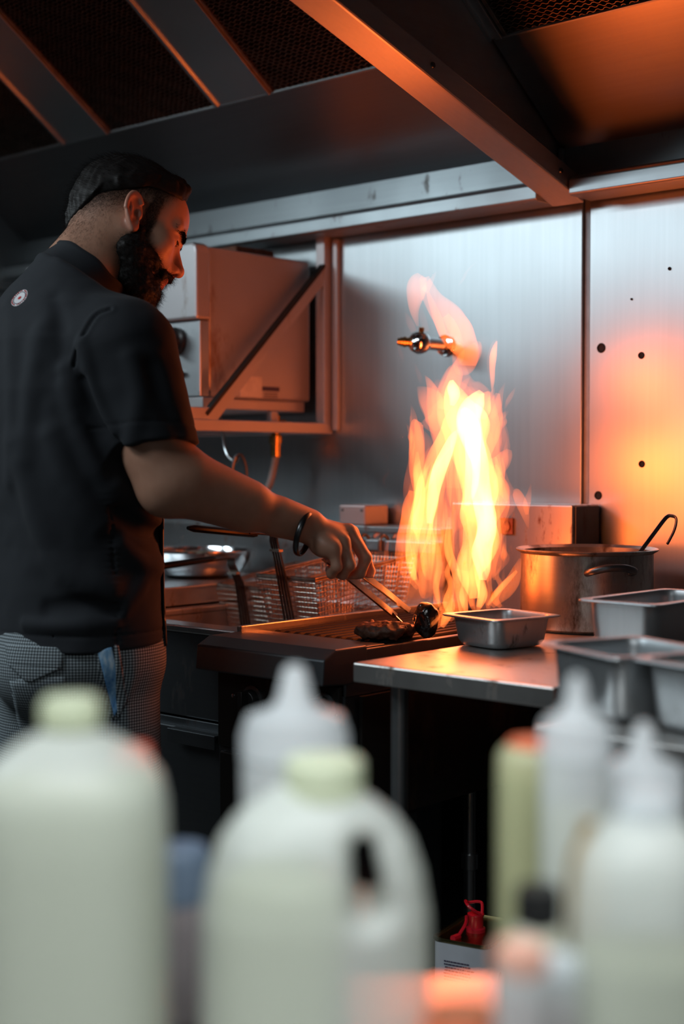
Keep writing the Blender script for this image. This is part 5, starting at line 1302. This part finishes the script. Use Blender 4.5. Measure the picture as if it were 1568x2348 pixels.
V5, Q5 = sdf_mesh(pantsf, lo, hi, .0055, 1, 1.5)
def cloth_uv(me, Vv, Qv, axis0=HIPR):
    uvl = me.uv_layers.new(name='cloth'); li = Qv.ravel(); P = Vv[li]
    c = np.where(((P - (HIPR + HIPL) / 2) @ RT)[:, None] > 0, HIPR, HIPL)
    cen = (HIPR + HIPL) / 2; a = np.arctan2((P - cen) @ FT, (P - cen) @ RT)
    u = a * .15
    uu = u.reshape(-1, Qv.shape[1]); wrap = (uu.max(1) - uu.min(1)) > .4; uu[wrap] = np.where(uu[wrap] < 0, uu[wrap] + 2 * math.pi * .15, uu[wrap]); u = uu.ravel()
    uvl.data.foreach_set('uv', np.stack([u, P[:, 2]], 1).astype(np.float32).ravel())
me5 = np_mesh('trousers', V5, Q5); cloth_uv(me5, V5, Q5); link('trousers', me5, person, M['pants'])
def patch(f, quad, d0, lift, name, m_, nu=14, nv=10, thick=.002, uv=False):
    """cloth patch that follows a surface; quad = photo corners (x, y) tl, tr, br, bl"""
    tl, tr, br_, bl = [np.array(q, float) for q in quad]; g = []
    for j in range(nv + 1):
        for i in range(nu + 1):
            u, v = i / nu, j / nv; q = (tl * (1-u) + tr * u) * (1-v) + (bl * (1-u) + br_ * u) * v
            p = trace(f, q[0], q[1], d0, 24); g.append(p)
    P = np.array(g); N = grad(f, P, .004); N /= np.linalg.norm(N, axis=1)[:, None]
    edge = np.array([0 if (i in (0, nu) or j in (0, nv)) else 1 for j in range(nv + 1) for i in range(nu + 1)], float)
    top = P + N * (lift + .0006 * edge[:, None]); bot = P - N * .002; k = nu + 1
    fs = [(j*k+i, (j+1)*k+i, (j+1)*k+i+1, j*k+i+1) for j in range(nv) for i in range(nu)]
    n = len(P); rim_ = [i for i in range(nu)] + [nu + j*k for j in range(nv)] + [nv*k + nu - i for i in range(nu)] + [(nv - j)*k for j in range(nv)]
    fs += [(rim_[a], rim_[(a+1) % len(rim_)], n + rim_[(a+1) % len(rim_)], n + rim_[a]) for a in range(len(rim_))]
    Vx = np.concatenate([top, bot]); me = np_mesh(name, Vx, np.array(fs))
    if uv: cloth_uv(me, Vx, np.array(fs))
    return link(name, me, person, m_)
patch(pantsf, [(17, 1480), (152, 1486), (142, 1534), (20, 1524)], 2.35, .0045, 'pocket_flap', M['pants'], uv=True)
patch(pantsf, [(20, 1522), (142, 1532), (72, 1562), (60, 1560)], 2.35, .0045, 'flap_point', M['pants'], uv=True)
patch(pantsf, [(24, 1560), (150, 1550), (158, 1690), (50, 1700)], 2.35, .002, 'cargo_pocket', M['pants'], uv=True)
def cloth_blue():
    m, nt, b, _ = mat('blue_cleaning_cloth'); setp(b, Roughness=.8)
    w = ramp(nt, noise(nt, 60, (1, 1, .35), 4), [(.38, (.05, .20, .48)), (.55, (.25, .48, .72)), (.68, (.66, .78, .86))]); nt.links.new(w, b.inputs['Base Color'])
    bump(nt, b, noise(nt, 220), .5, .001); return m
clo = patch(pantsf, [(222, 1490), (254, 1484), (280, 1600), (262, 1642)], 2.33, .006, 'pocket_cloth', cloth_blue(), nu=8, nv=24)
patch(pantsf, [(212, 1480), (220, 1478), (263, 1648), (252, 1642)], 2.33, .004, 'pocket_edge', M['pants'], nu=3, nv=20, uv=True)
patch(pantsf, [(258, 1478), (268, 1480), (290, 1600), (270, 1648)], 2.33, .0075, 'pocket_edge', M['pants'], nu=3, nv=20, uv=True)
# dark apron edge at the front, and shoes
def apr(p): return smax(smax(np.abs(trunk(p, -.006)) - .002, np.abs(p[:, 2] - 1.02) - .12, .002), -((p - _TC[2]) @ FT) + .09, .002)
V6, Q6 = sdf_mesh(apr, np.append(_TC[2][:2], .88) - [.25, .25, 0], np.append(_TC[2][:2], 1.16) + [.25, .25, 0], .004, 0)
link('apron', np_mesh('apron', V6, Q6), person, M['black'])
for an in (ANR, ANL):
    sh_ = lambda p, a=an: smax(smin(ell(p, a + FT * .07 - ZH * .035, (.05, .05, .038)), rc(p, a - ZH * .02, a + FT * .13 - ZH * .04, .045, .034), .03), .001 - p[:, 2], .006)
    Vs, Qs = sdf_mesh(sh_, an - [.2, .2, .08], an + [.2, .25, .08], .006, 0); link('shoe', np_mesh('shoe', Vs, Qs), person, M['black'])
# bracelet hanging at the wrist
bcn = at(698, 1224, 2.472); b1 = at(714, 1176, 2.475) - bcn; b1 /= np.linalg.norm(b1); b2 = VH * .93 + UH * .28; b2 -= b1 * (b1 @ b2); b2 /= np.linalg.norm(b2); b3 = np.cross(b1, b2)
rings = []
for q in np.linspace(0, 2 * math.pi, 48):
    ra = b1 * math.cos(q) + b2 * math.sin(q); c = bcn + ra * .0375
    rings.append([c + ra * (.0030 * math.cos(t)) + b3 * (.0055 * math.sin(t)) for t in np.linspace(0, 2 * math.pi, 12, endpoint=False)])
MB().rings(rings, False, False).build('bracelet', plain('dark_metal_bangle', (.10, .105, .11), .28, .9, .2), person, True)

# tongs in the hand ----------------------------------------------------
tg = thing('tongs', 'steel kitchen tongs in the chef\'s hand gripping the meat', 'tongs', tuple(at(743, 1273, 2.50)))
M['tong'] = plain('tong_steel', (.62, .60, .58), .2, 1.0, .15)
def tong_arm(p0, p1, p2, name):
    P = smooth_path([p0, p0 * .5 + p1 * .5, p1, p2], 8); t = P[-1] - P[0]; t /= np.linalg.norm(t); s0 = np.cross(t, VH); s0 /= np.linalg.norm(s0); w_ = s0 * .80 + VH * .6; s = np.cross(t, w_); s = s if s @ VH < 0 else -s; rings = []
    for i, c in enumerate(P):
        k = i / (len(P) - 1); w = .0085 - .002 * k; hgt = .0045
        rings.append([c + w_ * w + s * 0, c + w_ * w * .8 + s * hgt, c - w_ * w * .8 + s * hgt, c - w_ * w, c - w_ * w * .7 + s * (hgt - .0012), c + w_ * w * .7 + s * (hgt - .0012)])
    MB().rings(rings).build(name, M['tong'], tg, True)
tong_arm(at(748, 1272, 2.505), at(845, 1328, 2.575), at(936, 1400, 2.655), 'tong_arm')
tong_arm(at(742, 1276, 2.495), at(806, 1330, 2.545), at(905, 1412, 2.630), 'tong_arm')
c = at(904, 1410, 2.630)
MB().add([c + UH * a * .001 + ZH * b * .001 + VH * e * .001 for a, b, e in ((-12, 16, -8), (-12, 16, 8), (4, -2, -13), (4, -2, 13), (16, -14, -10), (16, -14, 10), (10, -16, 0), (-10, 13, 0), (2, -6, 0))], [(0, 7, 8, 2), (7, 1, 3, 8), (2, 8, 6, 4), (8, 3, 5, 6)]).build('claw', M['tong'], tg, False)
tg.children[-1].modifiers.new('s', 'SOLIDIFY').thickness = .0015
MB().lathe([(.0045, -.012), (.0045, .012)], at(741, 1272, 2.50), 12, VH).build('hinge', M['tong'], tg, True)
